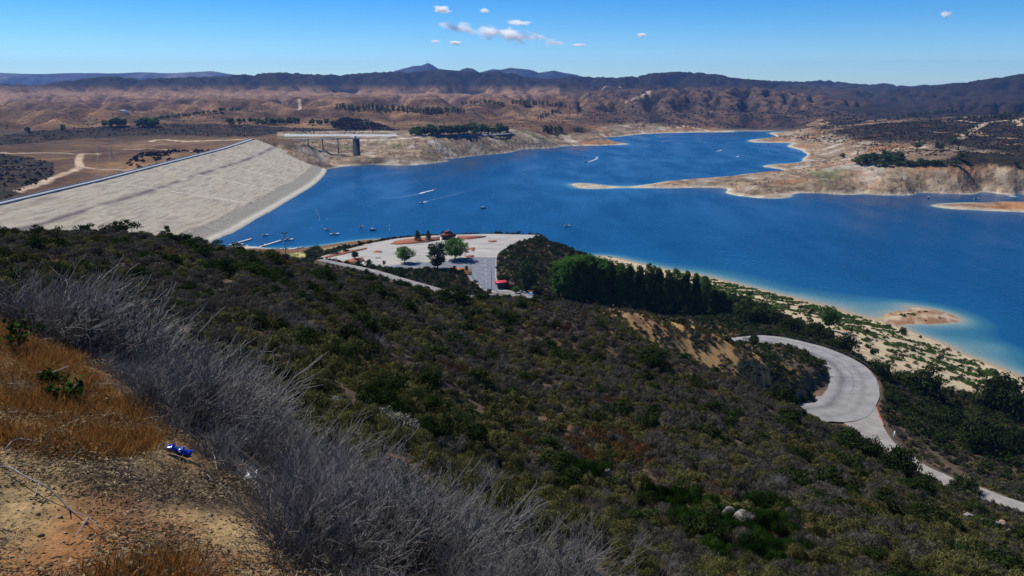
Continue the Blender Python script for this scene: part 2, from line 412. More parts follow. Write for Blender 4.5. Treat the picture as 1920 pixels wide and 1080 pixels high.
def height(x, y, detail=True):
    sh = np.shape(x)
    x = np.ravel(np.asarray(x, float)); y = np.ravel(np.asarray(y, float))
    z = base_h(x, y)
    r = np.hypot(x, y)
    near = 1 - sstep(250, 420, r)
    # hummocks of the near slopes
    z = z + near * (np.minimum(1, r / 40) * 0.9 * fbm(x, y, 14, 3, 3) + 0.06 * fbm(x, y, 0.9, 3, 8) * (r < 60))
    mid = sstep(380, 600, r) * (1 - sstep(1500, 1900, r))
    up = sstep(1.0, 6, z)
    z = z + mid * up * (1.6 * fbm(x, y, 45, 4, 12) + 2.0 * (ridged(x, y, 120, 4, 15) - 0.75))
    # the drawn-down shore: strata steps and gullies
    ring = sstep(900, 1000, r) * sstep(0.5, 3, z) * (1 - sstep(34, 44, z))
    z = z + ring * (1.5 * np.sin(z * 1.5 + 3 * fbm(x, y, 160, 2, 21)) * 0.5 - 0.7 * sstep(0.62, 0.95, ridged(x, y, 150, 3, 23)) * sstep(3, 12, z))
    far = sstep(1500, 1950, r) * sstep(40, 52, z) * (1 - sstep(0.28, 0.34, np.arctan2(x, y)) * sstep(2900, 2500, r))
    if far.any():
        i = np.where(far > 0)[0]
        g = gully(x[i], y[i]); zi = z[i]
        R = np.interp(r[i], [1900, 2400, 3500, 5000, 6500], [16, 40, 84, 120, 130])
        low = zi - np.maximum(.6 * (zi - 40), R)
        zi = zi + .12 * R * g; crest = 1.0
        z[i] = z[i] * (1 - far[i]) + far[i] * zi + far[i] * ((low - zi) * (1 - g) * crest + 3.0 * fbm(x[i], y[i], 60, 3, 96))
    # flats
    near2 = (r < 700)
    if near2.any():
        i = np.where(near2)[0]
        xi, yi, zi = x[i], y[i], z[i]
        d = poly_sdist(xi, yi, LOT_XY)
        t = 1 - sstep(0.5, 9, d)
        zi = zi * (1 - t) + 39.75 * t
        for P in PATHS:
            dd, pz = path_dist(xi, yi, P)
            t = 1 - sstep(0.4, 5, dd)
            zi = zi * (1 - t) + (pz - 0.22) * t
        z[i] = zi
    return z.reshape(sh)

_RS = np.concatenate([np.geomspace(2.0, 60, 160), np.geomspace(60.5, 9000, 900)])
def hit(px, py, dmin=2.0, lift=0.0):
    """first ground point seen through a picture point (beyond distance dmin)"""
    u, f, d = ray(px, py)
    D = _RS[_RS >= dmin]
    x = u / f * D; z = H + d / f * D
    g = height(x, D) + lift
    k = np.where(z <= g)[0]
    if len(k) == 0:
        j = int(np.argmin(z - g))
        return float(x[j]), float(D[j]), float(g[j])
    j = int(k[0])
    if j == 0:
        return float(x[0]), float(D[0]), float(g[0])
    a = (z[j-1] - g[j-1]); b = (g[j] - z[j]); t = a / (a + b + 1e-9)
    Dh = D[j-1] + t * (D[j] - D[j-1]); xh = float(u / f * Dh)
    return xh, float(Dh), float(height(np.array([xh]), np.array([Dh]))[0])

def gz(x, y):
    return float(height(np.array([float(x)]), np.array([float(y)]))[0])

# ------------------------------------------------------------------ mesh and material helpers
def tag(o, label=None, cat=None, group=None, kind=None):
    if label: o['label'] = label
    if cat: o['category'] = cat
    if group: o['group'] = group
    if kind: o['kind'] = kind
    return o

def empty(name, loc=(0, 0, 0), rz=0.0, s=1.0):
    o = bpy.data.objects.new(name, None)
    COL.objects.link(o)
    o.location = loc; o.rotation_euler = (0, 0, rz); o.scale = (s, s, s)
    o.empty_display_size = 0.2
    return o

class MB:
    """collects faces of one mesh"""
    def __init__(self):
        self.v = []; self.f = {3: [], 4: []}; self.m = {3: [], 4: []}; self.t = []; self.n = 0
    def add(self, V, Fc, mat=0, tone=0.5):
        V = np.asarray(V, float).reshape(-1, 3); Fc = np.asarray(Fc, int)
        self.v.append(V)
        self.t.append(np.broadcast_to(np.asarray(tone, float), (len(V),)))
        k = Fc.shape[1]
        self.f[k].append(Fc + self.n); self.m[k].append(np.full(len(Fc), mat))
        self.n += len(V)
        return self
    def mesh(self, name, mats, smooth=False, tone=True):
        V = np.concatenate(self.v)
        T = np.concatenate(self.f[3]) if self.f[3] else np.zeros((0, 3), int)
        Q = np.concatenate(self.f[4]) if self.f[4] else np.zeros((0, 4), int)
        mi = np.concatenate([*(self.m[3] or [np.zeros(0, int)]), *(self.m[4] or [np.zeros(0, int)])]).astype(np.int32)
        return raw_mesh(name, V, T, Q, mats, mi, smooth, np.concatenate(self.t) if tone else None)
    def build(self, name, mats, parent=None, smooth=False, tone=True):
        me = self.mesh(name, mats, smooth, tone)
        return link(name, me, parent)
    # primitives
    def box(self, c, s, rz=0.0, mat=0, tone=0.5, taper=1.0, R=None):
        x, y, z = s[0] / 2, s[1] / 2, s[2] / 2
        V = np.array([[-x,-y,-z],[x,-y,-z],[x,y,-z],[-x,y,-z],[-x*taper,-y*taper,z],[x*taper,-y*taper,z],[x*taper,y*taper,z],[-x*taper,y*taper,z]])
        if rz:
            ca, sa = math.cos(rz), math.sin(rz)
            V = V @ np.array([[ca, sa, 0], [-sa, ca, 0], [0, 0, 1]])
        if R is not None: V = V @ np.asarray(R).T
        return self.add(V + np.array(c), [[0,3,2,1],[4,5,6,7],[0,1,5,4],[1,2,6,5],[2,3,7,6],[3,0,4,7]], mat, tone)
    def tube(self, P, rad, n=6, mat=0, tone=0.5, cap=True):
        P = np.asarray(P, float); k = len(P)
        rad = np.broadcast_to(np.asarray(rad, float), (k,))
        d = np.gradient(P, axis=0); d /= np.linalg.norm(d, axis=1)[:, None] + 1e-9
        ref = np.where(np.abs(d[:, 2:3]) > 0.9, np.array([[1., 0, 0]]), np.array([[0, 0, 1.]]))
        a = np.cross(d, ref); a /= np.linalg.norm(a, axis=1)[:, None] + 1e-9
        b = np.cross(d, a)
        th = np.arange(n) * 2 * math.pi / n
        V = P[:, None] + rad[:, None, None] * (np.cos(th)[None, :, None] * a[:, None] + np.sin(th)[None, :, None] * b[:, None])
        i = np.arange(k - 1)[:, None] * n; j = np.arange(n)[None]; j2 = (j + 1) % n
        Fq = np.stack([i + j, i + j2, i + n + j2, i + n + j], -1).reshape(-1, 4)
        base = self.n
        tt = np.repeat(np.broadcast_to(np.asarray(tone, float), (k,)), n)
        self.add(V.reshape(-1, 3), Fq, mat, tt)
        if cap and n >= 4:
            for off, flip in ((0, 0), ((k - 1) * n, 1)):
                c = P[0] if off == 0 else P[-1]
                self.v.append(c[None]); self.t.append(np.array([tt[off]]))
                ci = self.n; self.n += 1
                idx = base + off + np.arange(n); nx = base + off + (np.arange(n) + 1) % n
                tri = np.stack([np.full(n, ci), nx, idx] if not flip else [np.full(n, ci), idx, nx], -1)
                self.f[3].append(tri); self.m[3].append(np.full(n, mat))
        return self
    def sheet(self, G, mat=0, tone=0.5):
        """grid of points (a,b,3)"""
        G = np.asarray(G, float); a, b = G.shape[:2]
        i = np.arange(a - 1)[:, None] * b + np.arange(b - 1)[None]
        Fq = np.stack([i, i + 1, i + b + 1, i + b], -1).reshape(-1, 4)
        return self.add(G.reshape(-1, 3), Fq, mat, np.broadcast_to(np.asarray(tone, float), (a, b)).ravel())

def raw_mesh(name, V, T, Q, mats, mi=None, smooth=False, tone=None, colors=None):
    me = bpy.data.meshes.new(name)
    nt, nq = len(T), len(Q)
    me.vertices.add(len(V)); me.vertices.foreach_set('co', np.ascontiguousarray(V, np.float32).ravel())
    me.loops.add(nt * 3 + nq * 4)
    me.loops.foreach_set('vertex_index', np.concatenate([T.ravel(), Q.ravel()]).astype(np.int32))
    me.polygons.add(nt + nq)
    st = np.concatenate([np.arange(nt) * 3, nt * 3 + np.arange(nq) * 4]).astype(np.int32)
    me.polygons.foreach_set('loop_start', st)
    if mi is not None and len(mi): me.polygons.foreach_set('material_index', mi.astype(np.int32))
    if smooth: me.polygons.foreach_set('use_smooth', np.ones(nt + nq, bool))
    for m in (mats if isinstance(mats, (list, tuple)) else [mats]): me.materials.append(m)
    if tone is not None:
        a = me.attributes.new('tone', 'FLOAT', 'POINT'); a.data.foreach_set('value', np.ascontiguousarray(tone, np.float32))
    if colors is not None:
        a = me.attributes.new('surf', 'FLOAT_COLOR', 'POINT')
        c = np.ones((len(V), 4), np.float32); c[:, :3] = colors
        a.data.foreach_set('color', c.ravel())
    me.update(calc_edges=True)
    me.validate()
    return me

def link(name, me, parent=None):
    o = bpy.data.objects.new(name, me)
    COL.objects.link(o)
    if parent is not None: o.parent = parent
    return o

def nodes_of(name):
    m = bpy.data.materials.new(name); m.use_nodes = True
    nt = m.node_tree; nt.nodes.clear()
    out = nt.nodes.new('ShaderNodeOutputMaterial')
    return m, nt.nodes, nt.links, out

def ramp_mix(N, L, fac, c1, c2):
    mx = N.new('ShaderNodeMix'); mx.data_type = 'RGBA'
    if isinstance(fac, float): mx.inputs[0].default_value = fac
    else: L.new(fac, mx.inputs[0])
    for k, c in ((6, c1), (7, c2)):
        if isinstance(c, tuple): mx.inputs[k].default_value = (*c, 1)
        else: L.new(c, mx.inputs[k])
    return mx.outputs[2]

def noise_node(N, L, scale, detail=4, coord='Object', rough=0.55, vec=None):
    t = N.new('ShaderNodeTexNoise'); t.inputs['Scale'].default_value = scale; t.inputs['Detail'].default_value = detail; t.inputs['Roughness'].default_value = rough
    if vec is None:
        tc = N.new('ShaderNodeTexCoord'); vec = tc.outputs[coord]
    L.new(vec, t.inputs['Vector'])
    return t.outputs['Fac']

def remap(N, L, v, a, b, c=0.0, d=1.0):
    r = N.new('ShaderNodeMapRange'); r.clamp = True
    L.new(v, r.inputs[0])
    for i, q in enumerate((a, b, c, d)): r.inputs[i + 1].default_value = q
    return r.outputs[0]

def mat_plain(name, c1, c2=None, scale=3.0, rough=0.7, metal=0.0, bump=0.0, spec=0.3, rnd=False):
    """surface whose colour wanders between two values"""
    m, N, L, out = nodes_of(name)
    b = N.new('ShaderNodeBsdfPrincipled')
    b.inputs['Roughness'].default_value = rough; b.inputs['Metallic'].default_value = metal; b.inputs['Specular IOR Level'].default_value = spec
    c2 = c2 or tuple(q * 0.75 for q in c1)
    f = noise_node(N, L, scale, 5)
    col = ramp_mix(N, L, remap(N, L, f, 0.3, 0.7), c1, c2)
    L.new(col, b.inputs['Base Color'])
    if bump:
        bp = N.new('ShaderNodeBump'); bp.inputs['Strength'].default_value = 0.6; bp.inputs['Distance'].default_value = bump
        L.new(noise_node(N, L, scale * 4, 4), bp.inputs['Height']); L.new(bp.outputs[0], b.inputs['Normal'])
    L.new(b.outputs[0], out.inputs['Surface'])
    return m

def mat_leaf(name, dark, light, transl=0.25, rnd=0.35):
    m, N, L, out = nodes_of(name)
    at = N.new('ShaderNodeAttribute'); at.attribute_name = 'tone'
    oi = N.new('ShaderNodeObjectInfo')
    ad = N.new('ShaderNodeMath'); ad.operation = 'MULTIPLY_ADD'
    L.new(oi.outputs['Random'], ad.inputs[0]); ad.inputs[1].default_value = rnd; L.new(at.outputs['Fac'], ad.inputs[2])
    sb = N.new('ShaderNodeMath'); sb.operation = 'SUBTRACT'; sb.use_clamp = True
    L.new(ad.outputs[0], sb.inputs[0]); sb.inputs[1].default_value = rnd / 2
    col = ramp_mix(N, L, sb.outputs[0], dark, light)
    d = N.new('ShaderNodeBsdfDiffuse'); L.new(col, d.inputs['Color'])
    t = N.new('ShaderNodeBsdfTranslucent'); L.new(col, t.inputs['Color'])
    mx = N.new('ShaderNodeMixShader'); mx.inputs[0].default_value = transl
    L.new(d.outputs[0], mx.inputs[1]); L.new(t.outputs[0], mx.inputs[2])
    L.new(mx.outputs[0], out.inputs['Surface'])
    return m

def mat_terrain(name, s1, s2, bump, lo=0.62, hi=1.3, wide=.2):
    """base colour from the surveyed ground cover, broken up by two noises"""
    m, N, L, out = nodes_of(name)
    b = N.new('ShaderNodeBsdfPrincipled'); b.inputs['Roughness'].default_value = 0.95; b.inputs['Specular IOR Level'].default_value = 0.05
    at = N.new('ShaderNodeAttribute'); at.attribute_name = 'surf'
    n1 = noise_node(N, L, s1, 6, rough=0.65); n2 = noise_node(N, L, s2, 5, rough=0.6)
    k = N.new('ShaderNodeMath'); k.operation = 'MULTIPLY'
    L.new(remap(N, L, n1, 0.3, 0.7, lo, hi), k.inputs[0]); L.new(remap(N, L, n2, 0.3, 0.7, 1 - wide, 1 + wide), k.inputs[1])
    vm = N.new('ShaderNodeVectorMath'); vm.operation = 'SCALE'
    L.new(at.outputs['Color'], vm.inputs[0]); L.new(k.outputs[0], vm.inputs['Scale'])
    L.new(vm.outputs[0], b.inputs['Base Color'])
    bp = N.new('ShaderNodeBump'); bp.inputs['Strength'].default_value = 0.8; bp.inputs['Distance'].default_value = bump
    L.new(n1, bp.inputs['Height']); L.new(bp.outputs[0], b.inputs['Normal'])
    L.new(b.outputs[0], out.inputs['Surface'])
    return m

M_GROUND = mat_terrain('ground cover near', 9.0, 0.9, 0.05)
M_HILL = mat_terrain('ground cover far', 0.05, 0.012, 9.0, 0.6, 1.35)
M_MOUNT = mat_terrain('mountain cover', 0.006, 0.0015, 20.0)

# ------------------------------------------------------------------ ground cover colours
BANK = [(-400,565),(60,585),(120,630),(200,700),(290,790),(390,865),(470,930),(560,1090),(900,1700),(-800,1700)]
SAND = [(1105,476),(1190,490),(1310,512),(1400,533),(1520,563),(1650,590),(1700,578),(1760,578),(1815,600),(1730,625),(1990,740),(1990,800),(1850,748),(1760,728),(1690,706),(1640,690),(1590,655),(1530,615),(1470,592),(1400,563),(1300,537),(1200,514),(1140,497)]
GREEN = [(1260,507),(1400,538),(1530,570),(1650,606),(1760,655),(1960,735),(1960,795),(1860,735),(1770,702),(1690,662),(1610,627),(1520,597),(1440,580),(1350,550)]
KNOLL = [(1090,565),(1200,580),(1300,603),(1400,632),(1480,665),(1545,705),(1540,735),(1490,735),(1400,712),(1300,680),(1240,655),(1160,600)]
DARKHILL = [(1440,258),(1560,246),(1650,231),(1740,226),(1830,222),(1960,205),(1960,316),(1850,312),(1760,306),(1690,306),(1610,300),(1600,272)]
CLEARING = [(1672,293),(1700,282),(1780,280),(1798,290),(1770,300),(1700,300)]
YELLOW = [(470,478),(500,464),(560,467),(640,450),(720,446),(700,470),(620,485)]
ROUGH_L = [(-60,285),(35,292),(100,305),(100,330),(60,350),(10,375),(-60,380)]
BUSH_L = [(235,305),(270,285),(330,283),(420,282),(415,296),(330,312),(255,318)]
BAND_L = [(60,246),(200,236),(330,232),(470,234),(560,240),(700,244),(700,252),(520,250),(480,256),(420,256),(300,252),(150,260),(60,268),(-40,276),(-40,262)]
SLOPE_M = [(620,228),(650,220),(690,226),(735,240),(760,248),(700,250),(625,240)]

def lerp(a, b, t):
    return a * (1 - t[..., None]) + np.asarray(b) * t[..., None]

def cover(x, y, z):
    """colour of the ground, light and shade of the far folds partly painted in: soils, grass, chaparral, shore strata, tracks"""
    px, py = proj(x, y, z)
    r = np.hypot(x, y)
    n = len(x)
    C = np.empty((n, 3))
    # near chaparral soil
    C[:] = (0.085, 0.062, 0.042)
    f1 = fbm(x, y, 9, 4, 51); f2 = fbm(x, y, 40, 3, 52); f3 = fbm(x, y, 1.3, 4, 53)
    C = lerp(C, (0.17, 0.095, 0.05), sstep(0.1, 0.45, f1) * 0.8)
    near = r < 700
    bank = near & in_poly(px, py, BANK) & (r < 14) | (r < 4.5) & (x < 1.0)
    t = bank * 1.0
    dirt = lerp(np.tile((0.30, 0.205, 0.095), (n, 1)), (0.22, 0.10, 0.038), sstep(-0.05, 0.35, fbm(x, y, 1.1, 4, 54)))
    dirt = lerp(dirt, (0.075, 0.052, 0.036), sstep(-0.08, 0.28, f3 + 0.5 * fbm(x, y, 0.35, 3, 55)))
    C = np.where(bank[:, None], dirt, C)
    kn = near & in_poly(px, py, KNOLL) & (r > 150) & (r < 250)
    C = np.where(kn[:, None], lerp(np.tile((0.35, 0.205, 0.080), (n, 1)), (0.17, 0.098, 0.048), sstep(0.0, 0.4, f1)), C)
    sand = near & ((in_poly(px, py, SAND) & (r > 240)) | ((z < 2.2) & (r > 300)))
    sc = lerp(np.tile((0.46, 0.36, 0.225), (n, 1)), (0.29, 0.22, 0.13), sstep(0.0, 0.4, f1))
    sc = lerp(sc, (0.30, 0.22, 0.14), sstep(0.9, 0.3, z))
    C = np.where(sand[:, None], sc, C)
    spit = near & (z < 3.2) & (px > 1660) & (px < 1830) & (py > 570) & (py < 612)
    C = np.where(spit[:, None], lerp(np.tile((0.22, 0.12, 0.065), (n, 1)), (0.38, 0.30, 0.19), sstep(-0.1, 0.3, f1)), C)
    yl = near & in_poly(px, py, YELLOW) & (z > 1)
    C = np.where(yl[:, None], lerp(np.tile((0.44, 0.36, 0.14), (n, 1)), (0.10, 0.12, 0.035), sstep(-0.1, 0.2, f1)), C)
    # --- far country
    far = r >= 700
    gold = lerp(np.tile((0.088, 0.049, 0.025), (n, 1)), (0.215, 0.125, 0.058), sstep(-0.15, 0.35, fbm(x, y, 210, 5, 61)))
    gold = lerp(gold, (0.10, 0.065, 0.045), sstep(0.0, 0.45, fbm(x, y, 75, 5, 62)) * 0.75)
    g = gully(x, y)
    # scrub dots; draws darkened for scrub and for painted shade of the folds
    dots = sstep(0.18, 0.42, fbm(x, y, 16, 3, 63)) * sstep(-0.1, 0.3, fbm(x, y, 260, 3, 64))
    gold = lerp(gold, (0.026, 0.026, 0.017), dots * 0.9 * sstep(1300, 2000, r))
    gold = lerp(gold, (0.045, 0.037, 0.024), sstep(0.52, 0.30, g + 0.10 * fbm(x, y, 90, 3, 83)) * 0.8 * sstep(1500, 2100, r))
    chap = lerp(np.tile((0.040, 0.038, 0.026), (n, 1)), (0.095, 0.065, 0.045), sstep(0.0, 0.4, fbm(x, y, 60, 4, 65)))
    # skyline range: chaparral, bare tan spurs lower down; also paints lit and shaded folds
    b = sstep(4000, 4700, r + 600 * (px > 1450) + 500 * fbm(x, y, 700, 3, 66))
    spur = sstep(128, 70, z) * sstep(0.42, 0.72, g + 0.12 * fbm(x, y, 500, 3, 67)) * np.where(px < 1050, 1, 0.22)
    rng_c = lerp(chap * 0.32, (0.25, 0.150, 0.085), spur * 0.9)
    gold = lerp(gold, 1, np.zeros(n)) * (1 - b[:, None]) + rng_c * b[:, None]
    # middle mountain
    mm = (px > 1090) & (r > 2450) & (r < 4300)
    edge = sstep(1060, 1200, px + 50 * fbm(x, y, 250, 3, 68)) * mm
    mid_c = lerp(np.tile((0.032, 0.023, 0.018), (n, 1)), (0.088, 0.052, 0.033), sstep(-0.05, 0.35, fbm(x, y, 130, 5, 69)))
    mid_c = lerp(mid_c, (0.15, 0.09, 0.058), sstep(0.62, 0.85, g) * 0.5)
    mid_c = lerp(mid_c, (0.020, 0.021, 0.017), sstep(-0.1, 0.25, fbm(x, y, 45, 4, 70)) * 0.8)
    gold = gold * (1 - edge[:, None]) + mid_c * edge[:, None]
    fr = sstep(1500, 1680, px + 60 * fbm(x, y, 300, 3, 84)) * sstep(2700, 3100, r)
    gold = gold * (1 - .85 * fr[:, None]) + chap * .34 * .85 * fr[:, None]
    dk = (in_poly(px, py + 6 * fbm(x, y, 120, 3, 75), DARKHILL) & (r > 1000) & (r < 2700)) | in_poly(px, py, ROUGH_L) | in_poly(px, py + 3 * fbm(x, y, 60, 3, 76), BAND_L) & (r > 1300) | in_poly(px, py, SLOPE_M)
    gold = np.where(dk[:, None], chap * np.array((.62, .54, .44)), gold)
    br = (px > 1500) & (r > 1000) & (r < 2700)
    gold = np.where((br & (fbm(x, y, 90, 4, 77) > np.where(dk, 0.36, 0.12)))[:, None], lerp(np.tile((0.27, 0.17, 0.09), (n, 1)), (0.12, 0.08, 0.05), sstep(0, 0.4, fbm(x, y, 20, 3, 78))), gold)
    cl = in_poly(px, py, CLEARING)
    gold = np.where(cl[:, None], np.array((0.17, 0.115, 0.075)), gold)
    # drawn-down shore
    ring = sstep(46, 36, z + 4 * fbm(x, y, 90, 3, 71)) * ((px > 520) & (r > 900)) * sstep(2620, 2480, r) * np.where(r > 1900, sstep(26, 17, z), 1)
    ring = ring * np.where(px > 1480, sstep(36, 28, z + 5 * fbm(x, y, 70, 3, 72)), 1)
    strata = 0.5 + 0.5 * np.sin(z * 2.6 + 3 * fbm(x, y, 120, 3, 73))
    st = lerp(np.tile((0.34, 0.255, 0.16), (n, 1)), (0.19, 0.125, 0.075), strata ** 2)
    st = lerp(st, (0.13, 0.09, 0.055), sstep(0.05, 0.4, fbm(x, y, 30, 4, 82)) * 0.75)
    st = lerp(st, (0.34, 0.155, 0.062), sstep(0.05, 0.35, fbm(x, y, 110, 4, 74)) * (px > 1080) * 0.9)
    st = lerp(st, (0.13, 0.14, 0.06), sstep(0.12, 0.4, fbm(x, y, 70, 4, 79)) * sstep(6, 16, z) * 0.8)
    wh = sstep(0.18, 0.4, fbm(x, y, 60, 4, 80) + 0.10 * ((px > 1540) & (px < 1700) & (py < 335)))
    st = lerp(st, (0.56, 0.50, 0.40), wh * 0.55)
    st = lerp(st, (0.07, 0.06, 0.04), sstep(0.34, 0.5, fbm(x, y, 18, 3, 81)) * 0.8)
    st = lerp(st, (0.50, 0.42, 0.30), sstep(2.2, 0.8, z))
    gold = gold * (1 - ring[:, None]) + st * .82 * ring[:, None]
    C = np.where(far[:, None], gold, C)
    # dirt tracks of the brown country and the right bank
    for P, w, c in TRACKS:
        lo = P.min(0) - 12; hi = P.max(0) + 12
        s = np.where((x > lo[0]) & (x < hi[0]) & (y > lo[1]) & (y < hi[1]))[0]
        if len(s) == 0: continue
        d = np.full(len(s), 1e9)
        for k in range(len(P) - 1):
            ax, ay = P[k][:2]; bx, by = P[k + 1][:2]
            dx, dy = bx - ax, by - ay
            tt = np.clip(((x[s] - ax) * dx + (y[s] - ay) * dy) / (dx * dx + dy * dy + 1e-9), 0, 1)
            d = np.minimum(d, np.hypot(x[s] - ax - tt * dx, y[s] - ay - tt * dy))
        tt = 1 - sstep(w * 0.5, w * 0.5 + 2.5, d)
        C[s] = lerp(C[s], c, tt)
    return np.clip(C, 0.005, 0.8)

def track(pts, w, c, dmin=700):
    P = np.array([hit(a, b, dmin) for a, b in pts])
    if len(P) > 2: P = smooth_path(P, 15)
    TRACKS.append((P, w, c))
TRACKS = []
TAN = (0.42, 0.31, 0.20)
track([(35,358),(80,343),(115,328),(150,313)], 9, TAN)
track([(150,313),(148,301),(153,289),(185,288)], 8, TAN)
track([(0,288),(60,287),(120,287),(153,288)], 6, TAN)
track([(150,313),(180,317),(240,319),(330,316)], 6, (0.34, 0.25, 0.17))
track([(235,281),(300,280),(360,284)], 6, TAN)
track([(283,265),(300,262),(360,265),(420,263),(460,261)], 9, (0.46, 0.36, 0.24))
track([(560,190),(563,198),(560,206)], 9, TAN)
track([(1213,172),(1216,178),(1200,184),(1172,192)], 12, (0.36, 0.27, 0.18))
track([(1130,167),(1165,164),(1200,160)], 14, (0.36, 0.27, 0.2))
track([(1885,226),(1850,231),(1820,246),(1800,260)], 12, TAN)
track([(1920,222),(1905,226),(1915,236)], 12, TAN)
track([(1650,288),(1690,278),(1730,276)], 7, TAN)
track([(1770,228),(1800,226),(1830,230)], 10, TAN)
track([(1280,236),(1310,241),(1330,246)], 7, (0.5, 0.4, 0.28))
track([(600,288),(660,289),(700,292)], 5, (0.45, 0.36, 0.26))
track([(660,262),(720,262),(780,258),(800,252)], 8, (0.5, 0.44, 0.36))

# ------------------------------------------------------------------ ground and hills
NA = 900
az = np.radians(np.linspace(-47, 47, NA))
CEN = (0.0, -15.0)
def polar_terrain(name, rows, material, lake_cut=True):
    X = CEN[0] + rows[:, None] * np.sin(az)[None]; Y = CEN[1] + rows[:, None] * np.cos(az)[None]
    Z = height(X, Y)
    nr = len(rows)
    i = np.arange(nr - 1)[:, None] * NA + np.arange(NA - 1)[None]
    Q = np.stack([i, i + 1, i + NA + 1, i + NA], -1).reshape(-1, 4)
    zf = Z.ravel()
    if lake_cut:
        Q = Q[(zf[Q].max(1) > -3.5)]
    used = np.unique(Q); mp = np.full(len(zf), -1); mp[used] = np.arange(len(used)); Q = mp[Q]
    V = np.stack([X.ravel(), Y.ravel(), zf], -1)[used]
    me = raw_mesh(name, V, np.zeros((0, 3), int), Q[:, ::-1], material, None, True, None, cover(V[:, 0], V[:, 1], V[:, 2]))
    return tag(link(name, me), kind='structure'), (X, Y, Z)
rows_n = np.concatenate([np.geomspace(3, 60, 190), np.geomspace(60.6, 1000, 330)])
rows_f = np.geomspace(1000, 9200, 400)
ground_o, GRID_N = polar_terrain('ground', rows_n, M_GROUND)
hills_o, GRID_F = polar_terrain('hills', rows_f, M_HILL)

# distant blue mountains: bodies with their own depth
def mountain(name, sky, D, depth, seed):
    xs = []; zs = []
    for px, py in sky:
        x, y, z = at_d(px, py, D); xs.append(float(x)); zs.append(float(z))
    X = np.linspace(xs[0], xs[-1], 360); top = np.interp(X, xs, zs)
    Yr = np.linspace(-depth, depth * 0.7, 60)
    XX, TT = np.meshgrid(X, Yr)
    YY = D + TT
    T = np.interp(X, X, top)[None] + 0 * TT
    s = np.where(TT < 0, 1 + TT / depth, 1 - TT / (depth * 0.7))
    prof = 0.2 * s + 0.8 * s * s * (3 - 2 * s)
    g = ridged(XX, YY, 1700, 5, seed)
    Z = 20 + (T - 20) * prof - 380 * np.clip(0.95 - g, 0, 0.8) * (1 - s ** 6) * np.minimum(1, s * 3)
    mb_c = np.empty((XX.size, 3)); f = sstep(-0.1, 0.4, fbm(XX.ravel(), YY.ravel(), 1500, 4, seed + 3))
    mb_c[:] = (0.03, 0.035, 0.03); mb_c = lerp(mb_c, (0.22, 0.18, 0.14), f * 0.5)
    a, b = XX.shape
    i = np.arange(a - 1)[:, None] * b + np.arange(b - 1)[None]
    Q = np.stack([i, i + 1, i + b + 1, i + b], -1).reshape(-1, 4)
    me = raw_mesh(name, np.stack([XX, YY, Z], -1).reshape(-1, 3), np.zeros((0, 3), int), Q, M_MOUNT, None, True, None, mb_c)
    return tag(link(name, me), kind='structure')
mountain('mountains', [(-260,140),(-80,139),(0,136),(70,138),(130,135),(200,137),(260,134),(300,136.5),(370,134),(400,132.5),(440,139),(520,150),(560,165)], 13500, 2200, 201)
mountain('mountains', [(700,160),(737,134),(775,122),(790,120.5),(802,115.5),(812,120),(821,126),(832,127.5),(859,132),(900,145),(960,170)], 12000, 1700, 207)
mountain('hills', [(820,160),(855,134),(866,127.5),(876,124.5),(886,126.5),(900,134.5),(930,150),(960,170)], 8900, 1200, 213)
mountain('mountains', [(820,165),(900,134),(924,128),(940,129),(957,125.5),(975,127),(994,128),(1011,133.5),(1025,131),(1039,129),(1060,134),(1082,138),(1106,145),(1135,149),(1160,147),(1174,143),(1190,147),(1230,165)], 10900, 1600, 219)

